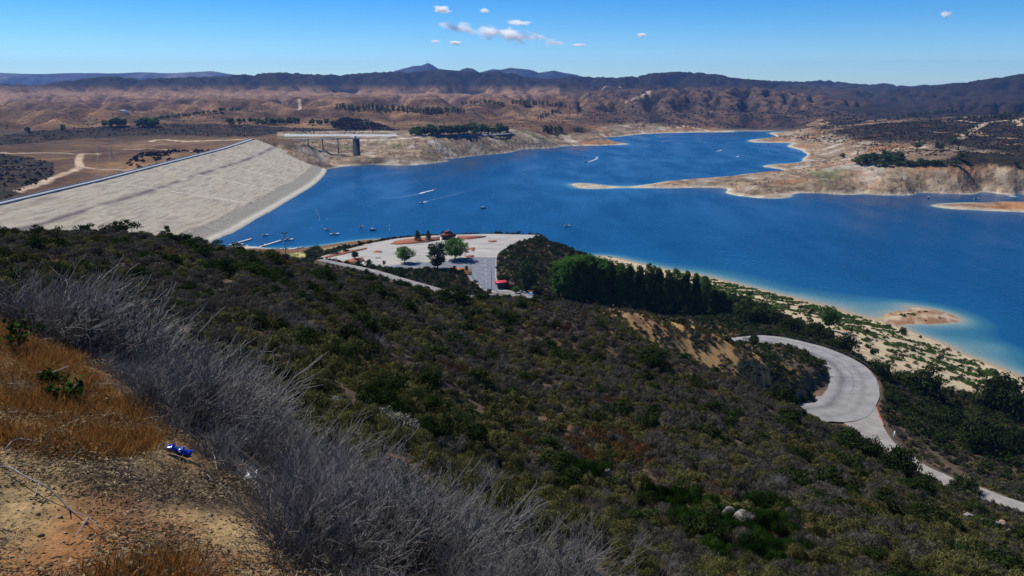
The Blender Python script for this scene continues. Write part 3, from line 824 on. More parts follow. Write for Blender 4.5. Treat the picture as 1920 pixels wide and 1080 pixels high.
# ------------------------------------------------------------------ water with its depth from the lake bed
def build_water():
    rw = np.geomspace(300, 3300, 420); A = np.radians(np.linspace(-46, 46, 520))
    X = rw[:, None] * np.sin(A)[None]; Y = CEN[1] + rw[:, None] * np.cos(A)[None]
    B = base_h(X, Y)
    # the dam's wet foot
    nr, na = X.shape
    i = np.arange(nr - 1)[:, None] * na + np.arange(na - 1)[None]
    Q = np.stack([i, i + na, i + na + 1, i + 1], -1).reshape(-1, 4)
    bf = B.ravel()
    Q = Q[bf[Q].min(1) < 2.0]
    used = np.unique(Q); mp = np.full(len(bf), -1); mp[used] = np.arange(len(used)); Q = mp[Q]
    V = np.stack([X.ravel(), Y.ravel(), 0 * bf], -1)[used]
    depth = np.maximum(0, -bf[used]) * np.interp(np.hypot(V[:, 0], V[:, 1]), [720, 950], [1, 3.5])
    m, N, L, out = nodes_of('lake water')
    b = N.new('ShaderNodeBsdfPrincipled')
    b.inputs['Roughness'].default_value = 0.22; b.inputs['IOR'].default_value = 1.33; b.inputs['Specular IOR Level'].default_value = 0.16
    at = N.new('ShaderNodeAttribute'); at.attribute_name = 'tone'
    r = N.new('ShaderNodeValToRGB')
    e = r.color_ramp.elements
    e[0].position = 0.0; e[0].color = (0.26, 0.23, 0.15, 1)
    e[1].position = 1.0; e[1].color = (0.002, 0.042, 0.110, 1)
    for p, c in ((0.03, (0.17, 0.21, 0.175)), (0.07, (0.085, 0.17, 0.18)), (0.13, (0.030, 0.115, 0.155)), (0.28, (0.005, 0.060, 0.140))):
        q = e.new(p); q.color = (*c, 1)
    mr = remap(N, L, at.outputs['Fac'], 0, 14)
    L.new(mr, r.inputs[0])
    # wind streaks: large slow patches in the colour of ruffled water, waves in the normal
    mp_ = N.new('ShaderNodeMapping'); tc = N.new('ShaderNodeTexCoord'); L.new(tc.outputs['Object'], mp_.inputs[0])
    mp_.inputs['Rotation'].default_value = (0, 0, math.radians(25)); mp_.inputs['Scale'].default_value = (1.0, 0.35, 1.0)
    n1 = noise_node(N, L, 0.02, 5, vec=mp_.outputs[0]); n2 = noise_node(N, L, 0.35, 4, vec=mp_.outputs[0])
    L.new(r.outputs[0], b.inputs['Base Color'])
    L.new(remap(N, L, n1, 0.35, 0.65, 0.14, 0.34), b.inputs['Roughness'])
    bp = N.new('ShaderNodeBump'); bp.inputs['Strength'].default_value = 0.8; bp.inputs['Distance'].default_value = 0.7
    L.new(n2, bp.inputs['Height'])
    bp2 = N.new('ShaderNodeBump'); bp2.inputs['Strength'].default_value = 0.5; bp2.inputs['Distance'].default_value = 1.6
    L.new(n1, bp2.inputs['Height']); L.new(bp.outputs[0], bp2.inputs['Normal'])
    L.new(bp2.outputs[0], b.inputs['Normal'])
    L.new(b.outputs[0], out.inputs['Surface'])
    me = raw_mesh('water', V, np.zeros((0, 3), int), Q, m, None, True, depth)
    tag(link('water', me), kind='structure')
build_water()

# ------------------------------------------------------------------ pavements
def mat_road():
    m, N, L, out = nodes_of('worn road concrete')
    b = N.new('ShaderNodeBsdfPrincipled'); b.inputs['Roughness'].default_value = 0.9; b.inputs['Specular IOR Level'].default_value = 0.12
    at = N.new('ShaderNodeAttribute'); at.attribute_name = 'tone'
    n1 = noise_node(N, L, 0.16, 6, rough=.62); n2 = noise_node(N, L, 1.1, 5)
    c = ramp_mix(N, L, remap(N, L, n1, .32, .7), (0.27, 0.258, 0.24), (0.165, 0.16, 0.152))
    k = N.new('ShaderNodeMath'); k.operation = 'MULTIPLY'; L.new(at.outputs['Fac'], k.inputs[0]); L.new(remap(N, L, n2, .3, .65, .45, 1), k.inputs[1])
    c = ramp_mix(N, L, k.outputs[0], c, (0.06, 0.06, 0.062))
    L.new(c, b.inputs['Base Color']); L.new(b.outputs[0], out.inputs['Surface']); return m
M_ROAD = mat_road()
M_ASPH = mat_plain('grey patched asphalt', (0.17, 0.18, 0.20), (0.10, 0.105, 0.12), 0.3, 0.9)
M_PALE = mat_plain('pale lot concrete', (0.56, 0.53, 0.48), (0.42, 0.40, 0.37), 0.12, 0.9)
M_DIRTRD = mat_plain('packed dirt', (0.27, 0.247, 0.215), (0.17, 0.155, 0.135), 0.25, 0.95)
M_RED_EARTH = mat_plain('red earth', (0.27, 0.085, 0.04), (0.17, 0.06, 0.03), 0.4, 0.95)
M_ORANGE_EARTH = mat_plain('orange bark mulch', (0.42, 0.17, 0.06), (0.27, 0.11, 0.05), 0.6, 0.95)
M_TAR = mat_plain('tar', (0.05, 0.05, 0.05), None, 2.0, 0.8)
M_KERB = mat_plain('kerb concrete', (0.58, 0.56, 0.50), (0.44, 0.42, 0.38), 1.0, 0.9)
M_REDKERB = mat_plain('red painted kerb', (0.28, 0.05, 0.04), (0.22, 0.10, 0.09), 1.0, 0.8)
M_WHITE = mat_plain('white paint', (0.80, 0.80, 0.78), (0.68, 0.68, 0.66), 1.5, 0.5)
M_STEEL = mat_plain('galvanised steel', (0.34, 0.35, 0.36), (0.24, 0.25, 0.26), 2.0, 0.5, 0.4)
M_DARKMETAL = mat_plain('dark weathered metal', (0.05, 0.05, 0.05), (0.03, 0.03, 0.03), 2.0, 0.6, 0.3)
M_CONC = mat_plain('weathered concrete', (0.42, 0.40, 0.36), (0.30, 0.29, 0.26), 0.2, 0.9)
M_GLASS = mat_plain('dark window glass', (0.03, 0.045, 0.06), (0.02, 0.03, 0.04), 1.0, 0.08, 0.0, 0.0, 0.6)
M_RUBBER = mat_plain('black rubber', (0.02, 0.02, 0.02), None, 3.0, 0.8)
M_WOODPOLE = mat_plain('weathered timber', (0.10, 0.075, 0.055), (0.06, 0.045, 0.035), 3.0, 0.9)

def nrm2(P):
    d = np.gradient(P[:, :2], axis=0); d /= np.linalg.norm(d, axis=1)[:, None] + 1e-9
    return np.stack([d[:, 1], -d[:, 0]], -1)

def ribbon(name, P, w, zoff, mat, nx=5, jit=0.0, seed=0, wear=False):
    n = nrm2(P); w = np.broadcast_to(np.asarray(w, float), (len(P),))
    s = np.linspace(-0.5, 0.5, nx)
    off = w[:, None] * s[None]
    if jit:
        j = jit * fbm(np.arange(len(P)) * 2.0, np.zeros(len(P)), 6, 3, seed); j2 = jit * fbm(np.arange(len(P)) * 2.0, np.ones(len(P)) * 40, 6, 3, seed)
        off[:, 0] += j; off[:, -1] += j2
    G = np.stack([P[:, 0:1] + n[:, 0:1] * off, P[:, 1:2] + n[:, 1:2] * off, np.broadcast_to((P[:, 2] + zoff)[:, None], off.shape)], -1)
    tn = 0.5
    if wear:      # tyre-darkened lanes
        sl = s[None] + .04 * fbm(np.arange(len(P)) * 2.0, np.zeros(len(P)), 14, 3, 77)[:, None]
        tn = (.75 * np.exp(-((sl - .25) / .10) ** 2) + .35 * np.exp(-((sl + .2) / .07) ** 2) + .2 * np.exp(-((sl + .02) / .03) ** 2))[:, ::-1]
    mb = MB(); mb.sheet(G[:, ::-1], 0, tn)
    return mb, G
mb, _ = ribbon('road', PATHS[0], PATHS[0][:, 3], 0.0, M_ROAD, 21, jit=0.3, wear=True)
road_o = tag(mb.build('road', M_ROAD), kind='structure')
mb, _ = ribbon('road', PATHS[2], PATHS[2][:, 3], 0.0, M_ROAD, 15, jit=0.2, wear=True)
tag(mb.build('road', M_ROAD), kind='structure')
mb, _ = ribbon('path', PATHS[1], PATHS[1][:, 3], 0.004, M_DIRTRD, jit=0.9, seed=3)
tag(mb.build('path', M_DIRTRD), kind='structure')

def poly_sheet(name, px_pts, z0, z, mat, kind='structure', thick=0.0):
    """flat polygon sheet traced on a level plane"""
    import mathutils
    P = [at_z(a, b, z0) for a, b in px_pts]
    P = [Vector((float(a), float(b), z)) for a, b in P]
    tris = mathutils.geometry.tessellate_polygon([P])
    V = np.array([tuple(p) for p in P]); T = []
    for t in tris:
        a, b, c = (V[k] for k in t)
        T.append(t if (b - a)[0] * (c - a)[1] - (b - a)[1] * (c - a)[0] > 0 else (t[0], t[2], t[1]))
    T = np.array(T); Q = np.zeros((0, 4), int)
    if thick:
        n = len(V); area = sum(V[i][0] * V[(i + 1) % n][1] - V[(i + 1) % n][0] * V[i][1] for i in range(n))
        V = np.vstack([V, V - np.array([0, 0, thick])])
        Q = np.array([(i, i + n, (i + 1) % n + n, (i + 1) % n) if area > 0 else (i, (i + 1) % n, (i + 1) % n + n, i + n) for i in range(n)])
    me = raw_mesh(name, V, T, Q, mat)
    o = link(name, me)
    if kind: o['kind'] = kind
    return o

# the concrete of the lot: stained by use, tar lines
def mat_lot():
    m, N, L, out = nodes_of('stained lot concrete')
    b = N.new('ShaderNodeBsdfPrincipled'); b.inputs['Roughness'].default_value = 0.9; b.inputs['Specular IOR Level'].default_value = 0.15
    tc = N.new('ShaderNodeTexCoord')
    mp = N.new('ShaderNodeMapping'); L.new(tc.outputs['Object'], mp.inputs[0]); mp.inputs['Scale'].default_value = (1, 4, 1); mp.inputs['Rotation'].default_value = (0, 0, -0.15)
    n1 = noise_node(N, L, 0.06, 6, vec=mp.outputs[0]); n2 = noise_node(N, L, 0.9, 5)
    c = ramp_mix(N, L, remap(N, L, n1, 0.35, 0.68), (0.37, 0.342, 0.295), (0.24, 0.228, 0.208))
    c = ramp_mix(N, L, remap(N, L, n2, 0.58, 0.8, 0, 0.5), c, (0.22, 0.21, 0.2))
    L.new(c, b.inputs['Base Color']); L.new(b.outputs[0], out.inputs['Surface'])
    return m
M_LOT = mat_lot()
poly_sheet('pavement', LOT_PX, 40.0, 40.0, M_LOT)
poly_sheet('pavement', [(880,482),(930,482.3),(931,500),(931,524),(939,539),(934,546),(905,543),(895,529),(884,524),(868,506),(800,501.5),(735,502),(722,500),(760,494.5),(810,491),(840,489)], 40.0, 40.01, M_ASPH)
# earth islands: each a low kerbed bed
def bed(pts, mat, label):
    o = poly_sheet('planting_bed', pts, 40.0, 40.16, mat, None, 0.2)
    return tag(o, label, 'planting bed')
bed([(731,458),(741,452),(765,448),(790,446),(825,444.3),(825,450.5),(800,454.5),(770,457.5),(745,458.8)], M_RED_EARTH, 'long red earth bed with two dark conifers left of the restroom hut')
bed([(858,442.5),(890,442.3),(908,442.4),(913,444),(900,446.5),(880,448.8),(858,449)], M_RED_EARTH, 'red earth bed right of the restroom hut')
bed([(915,451.2),(930,451),(932,453),(922,454.6),(915,453.4)], M_RED_EARTH, 'small dark red island in the turning loop of the lot')
bed([(699,473.5),(707,469),(717,472),(716,473.6)], M_RED_EARTH, 'small red triangle island at the left of the lot')
bed([(703,483.6),(713,483),(714,484),(705,484.8)], M_TAR, 'thin dark strip island at the left of the lot')
bed([(876,465),(890,464.2),(891,466.5),(888,472),(884,470)], M_RED_EARTH, 'red wedge island right of the leafy trees')
bed([(870,480),(888,478.2),(889,482),(875,483.2)], M_RED_EARTH, 'red brown island beside the shade of the leafy tree')
bed([(822,507),(835,502.5),(860,501.5),(882,503.5),(885,511),(884.5,516),(850,515.2),(826,511)], M_ORANGE_EARTH, 'orange mulch bed beside the grey asphalt lane')
bed([(605,482.5),(640,472.5),(688,464.5),(688,467),(640,478),(612,484)], M_RED_EARTH, 'long red earth strip along the left edge of the lot')
bed([(636,492),(664,484),(680,482.5),(685,490),(664,493),(645,494.5)], M_RED_EARTH, 'red earth bed under the small trees at the lot corner')
# kerb along the right side of the lot
kp = np.array([[*[float(c) for c in at_z(a, b, 40.0)], 40.0] for a, b in [(1012,440.6),(1000,447.2),(975,455.2),(950,464.2),(936,473.2),(931,482),(930.2,500),(931,525),(940,540)]])
kp = smooth_path(kp, 1.0)
mb = MB(); n_ = nrm2(kp)
mb.sheet(np.stack([np.column_stack([kp[:, :2] + n_ * o, kp[:, 2] + z]) for o, z in ((-.15, -.1), (-.15, .16), (.15, .16), (.15, -.1))], 1))
tag(mb.build('kerb', M_KERB), 'pale concrete kerb along the curved right edge of the lot', 'kerb')

# road marks: tar seams and worn centre line on the hairpin, kerb at its outer edge
def seam(P, off, s0, s1, w, mat, wig=0.5, seed=0, z=0.012):
    n = nrm2(P); k = np.arange(int(s0 * len(P)), int(s1 * len(P)))
    o = off * P[k, 3] + wig * fbm(k * 2.0, np.full(len(k), seed * 9.0), 9, 4, seed)
    C = P[k, :2] + n[k] * o[:, None]
    C = np.column_stack([C, P[k, 2] + z, np.full(len(k), w)])
    return ribbon('seam', C, w, 0, mat, 2)[0]
mb = MB()
def merge(dst, src):
    for V, t in zip(src.v, src.t):
        dst.v.append(V); dst.t.append(t)
    for q in (3, 4):
        for Fc, m in zip(src.f[q], src.m[q]):
            dst.f[q].append(Fc + dst.n); dst.m[q].append(m)
    dst.n += src.n
for k, (o, a, b) in enumerate([(0.02, 0.52, 0.84), (0.24, 0.60, 0.80), (-0.22, 0.56, 0.70)]):
    merge(mb, seam(PATHS[0], o, a, b, 0.10, M_TAR, 2.2, k + 2))
P0 = PATHS[0]
for k, fr in enumerate((0.58, 0.66, 0.7, 0.735, 0.77)):
    i = int(fr * len(P0)); c = P0[i]; n = nrm2(P0)[i]
    tt = np.linspace(-0.46, 0.46, 14); w = 0.8 * fbm(tt * 9, np.full(14, k * 5.0), 3, 3, k)
    d = np.array([-n[1], n[0]])
    pts = np.column_stack([c[:2] + n[None] * (tt * c[3])[:, None] + d[None] * (w + tt * 3)[:, None], np.full(14, c[2] + 0.016), np.full(14, .14)])
    pts[:, 2] = [np.interp(0, [0], [c[2]]) + 0.016 + (P0[np.argmin(np.hypot(P0[:, 0] - q[0], P0[:, 1] - q[1]))][2] - c[2]) for q in pts]
    merge(mb, ribbon('s', pts, 0.16, 0, M_TAR, 2)[0])
o = mb.build('crack_sealing', M_TAR); tag(o, 'dark tar seams wandering over the pale hairpin road', 'tar seam')
# outer kerb (red near the junction) and guard rail
nP = nrm2(P0)
def side_line(P, s0, s1, sgn, extra):
    k = np.arange(int(s0 * len(P)), int(s1 * len(P))); n = nrm2(P)
    return np.column_stack([P[k, :2] + n[k] * (sgn * (P[k, 3] / 2 + extra))[:, None], P[k, 2]])
ca = P0[int(0.7 * len(P0))]
OUT = 1.0 if np.dot(nP[int(0.7 * len(P0))], ca[:2] - P0[int(0.55 * len(P0)), :2]) > 0 else -1.0
kl = side_line(P0, 0.45, 0.70, -OUT, 0.1)
mb = MB(); n_ = nrm2(kl)
mb.sheet(np.stack([np.column_stack([kl[:, :2] + n_ * o_, kl[:, 2] + z]) for o_, z in ((-.2, -.2), (-.2, .14), (.2, .14), (.2, -.2))], 1))
tag(mb.build('kerb', M_KERB), 'pale kerb round the inner side of the hairpin bend', 'kerb')
B1 = PATHS[1]
kl = side_line(B1, 0.08, 0.28, OUT, 0.15)
def kerb_obj(kl, mat, label):
    mb = MB(); n_ = nrm2(kl)
    mb.sheet(np.stack([np.column_stack([kl[:, :2] + n_ * o_, kl[:, 2] + z]) for o_, z in ((-.2, -.3), (-.2, .16), (.2, .16), (.2, -.3))], 1))
    return tag(mb.build('kerb', mat), label, 'kerb')
kerb_obj(kl, M_REDKERB, 'red painted kerb where the dirt road leaves the hairpin')
gl = side_line(P0, 0.40, 0.745, OUT, 0.7)
gr = empty('guard_rail', tuple(gl[0]))
tag(gr, 'dark guard rail along the outer edge of the hairpin road', 'guard rail')
gl0 = gl - gl[0]
mb = MB(); n_ = nrm2(gl0)
mb.sheet(np.stack([np.column_stack([gl0[:, :2] + n_ * o_, gl0[:, 2] + z]) for o_, z in ((.03, .42), (-.03, .5), (.03, .58), (-.03, .66), (.03, .76), (.07, .76), (.0, .66), (.07, .58), (.0, .5), (.07, .42), (.03, .42))], 1))
mb.build('rail', M_DARKMETAL, gr)
pm = None
for k in range(0, len(gl0), 2):
    if pm is None:
        mb = MB(); mb.box((0, 0, 0.25), (0.18, 0.2, 1.1)); po = mb.build('post', M_WOODPOLE, gr); pm = po
    else:
        po = pm.copy(); COL.objects.link(po); po.parent = gr
    po.location = (gl0[k][0] + n_[k][0] * OUT * 0.18, gl0[k][1] + n_[k][1] * OUT * 0.18, gl0[k][2])

# ------------------------------------------------------------------ the earth dam
def build_dam():
    cr = [at_z(a, b, 50.0) for a, b in [(0,385),(100,361),(200,337),(300,311),(370,293),(420,280),(450,270.5),(468,264.5),(479,261)]]
    cr = np.array([(float(a), float(b)) for a, b in cr]); cr = np.vstack([[cr[0][0] + (cr[0][0] - cr[1][0]) * 1.4, cr[0][1] - 260], cr])
    to = [at_z(a, b, 0.0) for a, b in [(395,455),(440,435),(480,411),(510,395),(540,377),(570,359),(590,346),(603,334),(611,324),(613,316),(611,311)]]
    to = np.array([(float(a), float(b)) for a, b in to]); to = np.vstack([[to[0][0], to[0][1] - 290], to])
    cr = np.column_stack([cr, np.zeros(len(cr))]); to = np.column_stack([to, np.zeros(len(to))])
    def arc(P, n):
        P = smooth_path(P, 6.0); d = np.concatenate([[0], np.cumsum(np.linalg.norm(np.diff(P, axis=0), axis=1))])
        s = np.linspace(0, d[-1], n); return np.stack([np.interp(s, d, P[:, k]) for k in range(2)], -1)
    NS, NT = 900, 150
    A = arc(cr, NS); B = arc(to, NS)
    t = np.linspace(0, 1.16, NT)
    X = A[:, None, 0] * (1 - t) + B[:, None, 0] * t; Y = A[:, None, 1] * (1 - t) + B[:, None, 1] * t
    Z = 50 * (1 - t)[None] + 0 * X
    S = np.linspace(0, 1, NS)[:, None] * 1200 + 0 * X; TT = t[None] * 130 + 0 * X
    Z = Z + 0.35 * fbm(S, TT, 18, 4, 301) + 0.2 * fbm(S * 0.25, TT, 3.5, 3, 302)
    x, y = S.ravel(), TT.ravel(); n = len(x); tt = y / 130.0
    c = np.tile((0.42, 0.362, 0.27), (n, 1))
    c = lerp(c, (0.37, 0.315, 0.225), sstep(-0.1, 0.35, fbm(x * 0.12, y, 6, 4, 303)))
    c = lerp(c, (0.25, 0.215, 0.17), sstep(0.0, 0.4, fbm(x * 0.05, y, 2.2, 3, 304)) * 0.8)
    c = lerp(c, (0.27, 0.23, 0.17), sstep(0.15, 0.45, fbm(x * .3, y, 3.0, 3, 305)) * 0.5)
    band = np.exp(-((tt - 0.27 - 0.02 * fbm(x * 0.1, y * 0, 20, 3, 306)) / 0.022) ** 2) * sstep(-0.35, 0.1, fbm(x * 0.4, y, 30, 3, 307))
    c = lerp(c, (0.125, 0.10, 0.09), band * 0.95)
    b2 = np.exp(-((tt - 0.06) / 0.03) ** 2) * sstep(0.0, 0.4, fbm(x * 0.3, y, 25, 3, 308)) * 0.6
    c = lerp(c, (0.20, 0.16, 0.13), b2)
    for s0, s1 in ((0.43, 0.52), (0.56, 0.63), (0.67, 0.72), (0.80, 0.83), (0.90, 0.92)):   # rows of pale rock down the face
        line = (s0 + (s1 - s0) * (tt - 0.12)) * 1200
        d = np.abs(x - line + 2.5 * fbm(y, x * 0, 9, 3, int(s0 * 99)))
        m = np.exp(-(d / 3.6) ** 2) * sstep(0.1, 0.16, tt) * sstep(0.88, 0.75, tt) * sstep(-0.35, 0.1, fbm(x, y, 6, 3, 309))
        c = lerp(c, (0.55, 0.50, 0.42), m * .8)
        m2 = np.exp(-((d - 5) / 1.5) ** 2) * sstep(0.1, 0.16, tt) * sstep(0.5, 0.3, tt) * 0.5
        c = lerp(c, (0.20, 0.15, 0.11), m2)
    rip = sstep(0.80, 0.84, tt + 0.015 * fbm(x, y, 30, 3, 310))
    c = lerp(c, (0.27, 0.24, 0.19), rip * 0.85)
    c = lerp(c, (0.12, 0.11, 0.085), rip * sstep(0.1, 0.4, fbm(x, y, 2.2, 3, 311)) * 0.7)
    c = lerp(c, (0.10, 0.11, 0.05), np.exp(-((tt - 0.82) / 0.012) ** 2) * sstep(-0.1, 0.3, fbm(x, y, 12, 3, 312)) * 0.8)
    c = lerp(c, (0.58, 0.53, 0.41), np.exp(-((tt - 0.965) / 0.025) ** 2) * 0.8)
    root = empty('earth_dam', (float(A[450, 0]), float(A[450, 1]), 0.0))
    tag(root, 'long pale earth embankment dam sloping down to the blue lake', 'dam')
    off = np.array(root.location)
    V = np.stack([X, Y, Z], -1) - off
    i = np.arange(NS - 1)[:, None] * NT + np.arange(NT - 1)[None]
    Q = np.stack([i, i + 1, i + NT + 1, i + NT], -1).reshape(-1, 4)
    me = raw_mesh('upstream_face', V.reshape(-1, 3), np.zeros((0, 3), int), Q[:, ::-1], M_DAM, None, True, None, c)
    link('upstream_face', me, root)
    # crest, its road, barrier and the dry side
    Pc = np.column_stack([A, np.full(NS, 50.0)]) - off
    n_ = nrm2(Pc); sg = 1.0 if np.dot(n_[400], B[400] - A[400]) < 0 else -1.0     # away from the lake
    def strip(name, prof, mat, tone=0.5):
        mb = MB(); G = np.stack([np.column_stack([Pc[:, :2] + n_ * sg * o, Pc[:, 2] + z]) for o, z in prof], 1)
        mb.sheet(G if sg > 0 else G[:, ::-1]); return mb.build(name, mat, root)
    strip('crest_road', [(-0.3, 0.05), (0.0, 0.3), (11.0, 0.35), (11.5, 0.05)], M_CREST)
    strip('lake_side_parapet', [(0.2, 0.2), (0.2, 1.2), (0.7, 1.2), (0.7, 0.2)], M_CONC)
    strip('guard_rail', [(10.3, 0.2), (10.3, 1.3), (10.7, 1.3), (10.7, 0.2)], M_CONC)
    strip('dry_face', [(11.4, 0.1), (30, -8), (75, -26), (95, -42)], M_DRYFACE)
M_DAM = mat_terrain('dam rockfill', 0.5, 0.03, 0.2, 0.86, 1.13, .06)
M_CREST = mat_plain('crest asphalt', (0.27, 0.275, 0.28), (0.21, 0.215, 0.22), 0.05, 0.9)
M_DRYFACE = mat_plain('dry grass face', (0.24, 0.15, 0.09), (0.16, 0.10, 0.06), 0.03, 0.95)
build_dam()

# pale stone embankment beyond the tower
def embankment():
    a = at_d(527, 258.5, 1690); b = at_d(760, 258.5, 1690); a2 = at_d(532, 253, 1690); b2 = at_d(742, 253, 1690)
    z0, z1 = float(a[2]), float(a2[2])
    x = np.linspace(float(a[0]), float(b[0]), 80)
    base = empty('embankment', (float((a[0] + b[0]) / 2), 1690, z0))
    off = np.array(base.location)
    xs2 = np.linspace(float(a2[0]), float(b2[0]), 80)
    G = np.stack([np.column_stack([x, np.full(80, 1688.0), np.full(80, z0 - 4)]), np.column_stack([xs2, np.full(80, 1702.0) + 0 * x, np.full(80, z1 + 0.2)]), np.column_stack([xs2, np.full(80, 1725.0), np.full(80, z1)]), np.column_stack([xs2, np.full(80, 1745.0), np.full(80, z0 - 6)])], 1) - off
    mb = MB(); mb.sheet(G[:, ::-1]); mb.build('stone_face', M_STONEW, base)
    mb = MB(); mb.box((0, 20.5, z1 - z0 + 0.5), (float(b2[0] - a2[0]), 0.4, 1.0)); mb.build('parapet', M_CONC, base)
    tag(base, 'low white stone embankment behind the intake tower', 'embankment')
M_STONEW = mat_plain('pale stone facing', (0.50, 0.49, 0.47), (0.38, 0.37, 0.355), 0.25, 0.95)
embankment()

# ------------------------------------------------------------------ intake tower and its footbridge
def tower():
    x, y = at_z(669, 290.5, 12.0)
    x, y = float(x), float(y); top = float(at_d(669, 258, y)[2])
    h = top - 11.0; R = 6.2
    root = empty('intake_tower', (x, y, 11.0))
    tag(root, 'dark round concrete intake tower on the dry lake bed', 'tower')
    n = 28; th = np.arange(n) * 2 * math.pi / n
    mb = MB(); mb.tube([(0, 0, -4), (0, 0, 1.2), (0, 0, 1.2001), (0, 0, h - 3)], [R + 1.2, R + 1.2, R, R], n); mb.build('shaft', M_TOWER, root)
    mb = MB()
    for k in range(14):      # ribs between the intake bays
        a = k * 2 * math.pi / 14
        mb.box((math.cos(a) * R, math.sin(a) * R, h / 2 - 1), (0.7, 0.8, h - 5), a)
    mb.build('rib', M_TOWER2, root)
    mb = MB(); mb.tube([(0, 0, h - 3), (0, 0, h - 2.4), (0, 0, h - 2.4), (0, 0, h - 0.4), (0, 0, h - 0.4), (0, 0, h)], [R + .9, R + .9, R + .3, R + .3, R + .9, R + .9], n); mb.build('cap', M_CONC, root)
    mb = MB()
    for k in range(20):
        a = k * 2 * math.pi / 20; mb.box((math.cos(a) * (R + .6), math.sin(a) * (R + .6), h + .55), (.1, .1, 1.1), a)
    ring = np.array([(math.cos(a) * (R + .6), math.sin(a) * (R + .6), h + 1.1) for a in np.linspace(0, 2 * math.pi, 29)])
    mb.tube(ring, 0.07, 4); mb.build('railing', M_STEEL, root)
    mb = MB(); mb.box((-1, 0, h + 1.6), (4, 3.4, 3.2)); mb.build('hoist_house', M_CONC, root)
    # footbridge
    bk = hit(543, 263, 1300); bk = (bk[0], bk[1], bk[2])
    p0 = np.array([bk[0], bk[1], top - 1.4]); p1 = np.array([x - R, y, top - 1.4])
    br = empty('footbridge', tuple(p0))
    tag(br, 'thin footbridge on tall piers running to the intake tower', 'bridge')
    d = (p1 - p0); L_ = np.linalg.norm(d); ang = math.atan2(d[1], d[0])
    mb = MB(); mb.box((d[0] / 2, d[1] / 2, 0), (L_, 3.2, 1.3), ang); mb.build('deck', M_CONC, br)
    for s in (-1, 1):
        mb = MB(); o_ = np.array([-math.sin(ang), math.cos(ang)]) * 1.5 * s
        mb.box((d[0] / 2 + o_[0], d[1] / 2 + o_[1], 1.6), (L_, .1, .12), ang)
        mb.box((d[0] / 2 + o_[0], d[1] / 2 + o_[1], 1.1), (L_, .08, .1), ang)
        for q in np.linspace(0, 1, 30): mb.box((d[0] * q + o_[0], d[1] * q + o_[1], 1.1), (.1, .1, 1.0), ang)
        mb.build('railing', M_STEEL, br)
    for px in (577, 604, 632.6):
        f = (px - 543) / (661 - 543.); c = p0 + d * f
        g = gz(c[0], c[1]); hh = c[2] - 0.6 - g + 3
        mb = MB(); mb.box((0, 0, -hh / 2), (2.0, 3.6, hh), ang, taper=0.85); mb.box((0, 0, -0.7), (2.6, 4.2, 1.4), ang)
        o = mb.build('pier', M_TOWER, br); o.location = (d[0] * f, d[1] * f, -0.66)
M_TOWER = mat_plain('dark stained concrete', (0.055, 0.055, 0.06), (0.035, 0.035, 0.04), 0.15, 0.9)
M_TOWER2 = mat_plain('stained concrete rib', (0.075, 0.075, 0.08), (0.05, 0.05, 0.055), 0.15, 0.9)
tower()

# white water tank and lattice pylons in the brown hills
def tank():
    x, y, z = hit(232, 210.5, 1600)
    root = empty('water_tank', (x, y, z)); tag(root, 'white round water tank on the brown hills left', 'tank')
    s = y / F
    R = 8 * s
    mb = MB(); mb.tube([(0, 0, -2), (0, 0, 3.4 * s)], [R, R], 32, cap=False); mb.build('tank_wall', M_WHITE, root)
    mb = MB(); mb.tube([(0, 0, 3.4 * s), (0, 0, 4.1 * s), (0, 0, 4.3 * s)], [R + .3, R * 0.4, 0.3], 32); mb.build('roof', M_WHITE, root)
tank()
def pylon(px, py, hpx, label):
    x, y, z = hit(px, py, 700)
    h = hpx / F * y; w = h * 0.13
    root = empty('power_pylon', (x, y, z)); tag(root, label, 'pylon', 'lattice pylons on the brown slopes')
    mb = MB()
    for sx in (-1, 1):
        for sy in (-1, 1):
            mb.tube([(sx * w, sy * w, -1), (sx * w * .3, sy * w * .3, h * .7), (sx * .25, sy * .25, h)], 0.16, 4)
    zs = np.linspace(0, h * .95, 9)
    for a, b in zip(zs[:-1], zs[1:]):
        wa = np.interp(a, [0, h * .7, h], [w, w * .3, .25]); wb = np.interp(b, [0, h * .7, h], [w, w * .3, .25])
        for q in range(4):
            c = [(1, 1), (1, -1), (-1, -1), (-1, 1)]; p, r = c[q], c[(q + 1) % 4]
            mb.tube([(p[0] * wa, p[1] * wa, a), (r[0] * wb, r[1] * wb, b)], 0.09, 3)
    mb.build('lattice_mast', M_STEEL, root)
    for f in (.72, .83, .94):
        mb = MB(); mb.tube([(-h * .14, 0, h * f), (0, 0, h * f + .9), (h * .14, 0, h * f)], 0.13, 4); mb.tube([(-h * .14, 0, h * f), (h * .14, 0, h * f)], 0.1, 4); mb.build('cross_arm', M_STEEL, root)
pylon(187, 300, 28, 'thin lattice pylon by the forked dirt track')
pylon(209, 300, 27, 'lattice pylon right beside the one at the forked track')
pylon(322, 231, 20, 'lattice pylon among the dark trees above the dam')

# ------------------------------------------------------------------ foliage
def leaves(mb, C, A, L_, W_, tone, mat=0, r_=None, face=None):
    """slim diamond leaves: centres C, axes A, lengths, widths"""
    r_ = r_ or rng
    n = len(C)
    A = A / (np.linalg.norm(A, axis=1)[:, None] + 1e-9)
    R = r_.normal(size=(n, 3)) * (1 if face is None else .35)
    if face is not None: R = R + face
    S = np.cross(A, R); S /= np.linalg.norm(S, axis=1)[:, None] + 1e-9
    L_ = np.broadcast_to(L_, (n,))[:, None]; W_ = np.broadcast_to(W_, (n,))[:, None]
    V = np.stack([C - A * L_ / 2, C + S * W_ / 2, C + A * L_ / 2, C - S * W_ / 2], 1)
    mb.add(V.reshape(-1, 3), np.arange(4 * n).reshape(-1, 4), mat, np.repeat(np.broadcast_to(tone, (n,)), 4))

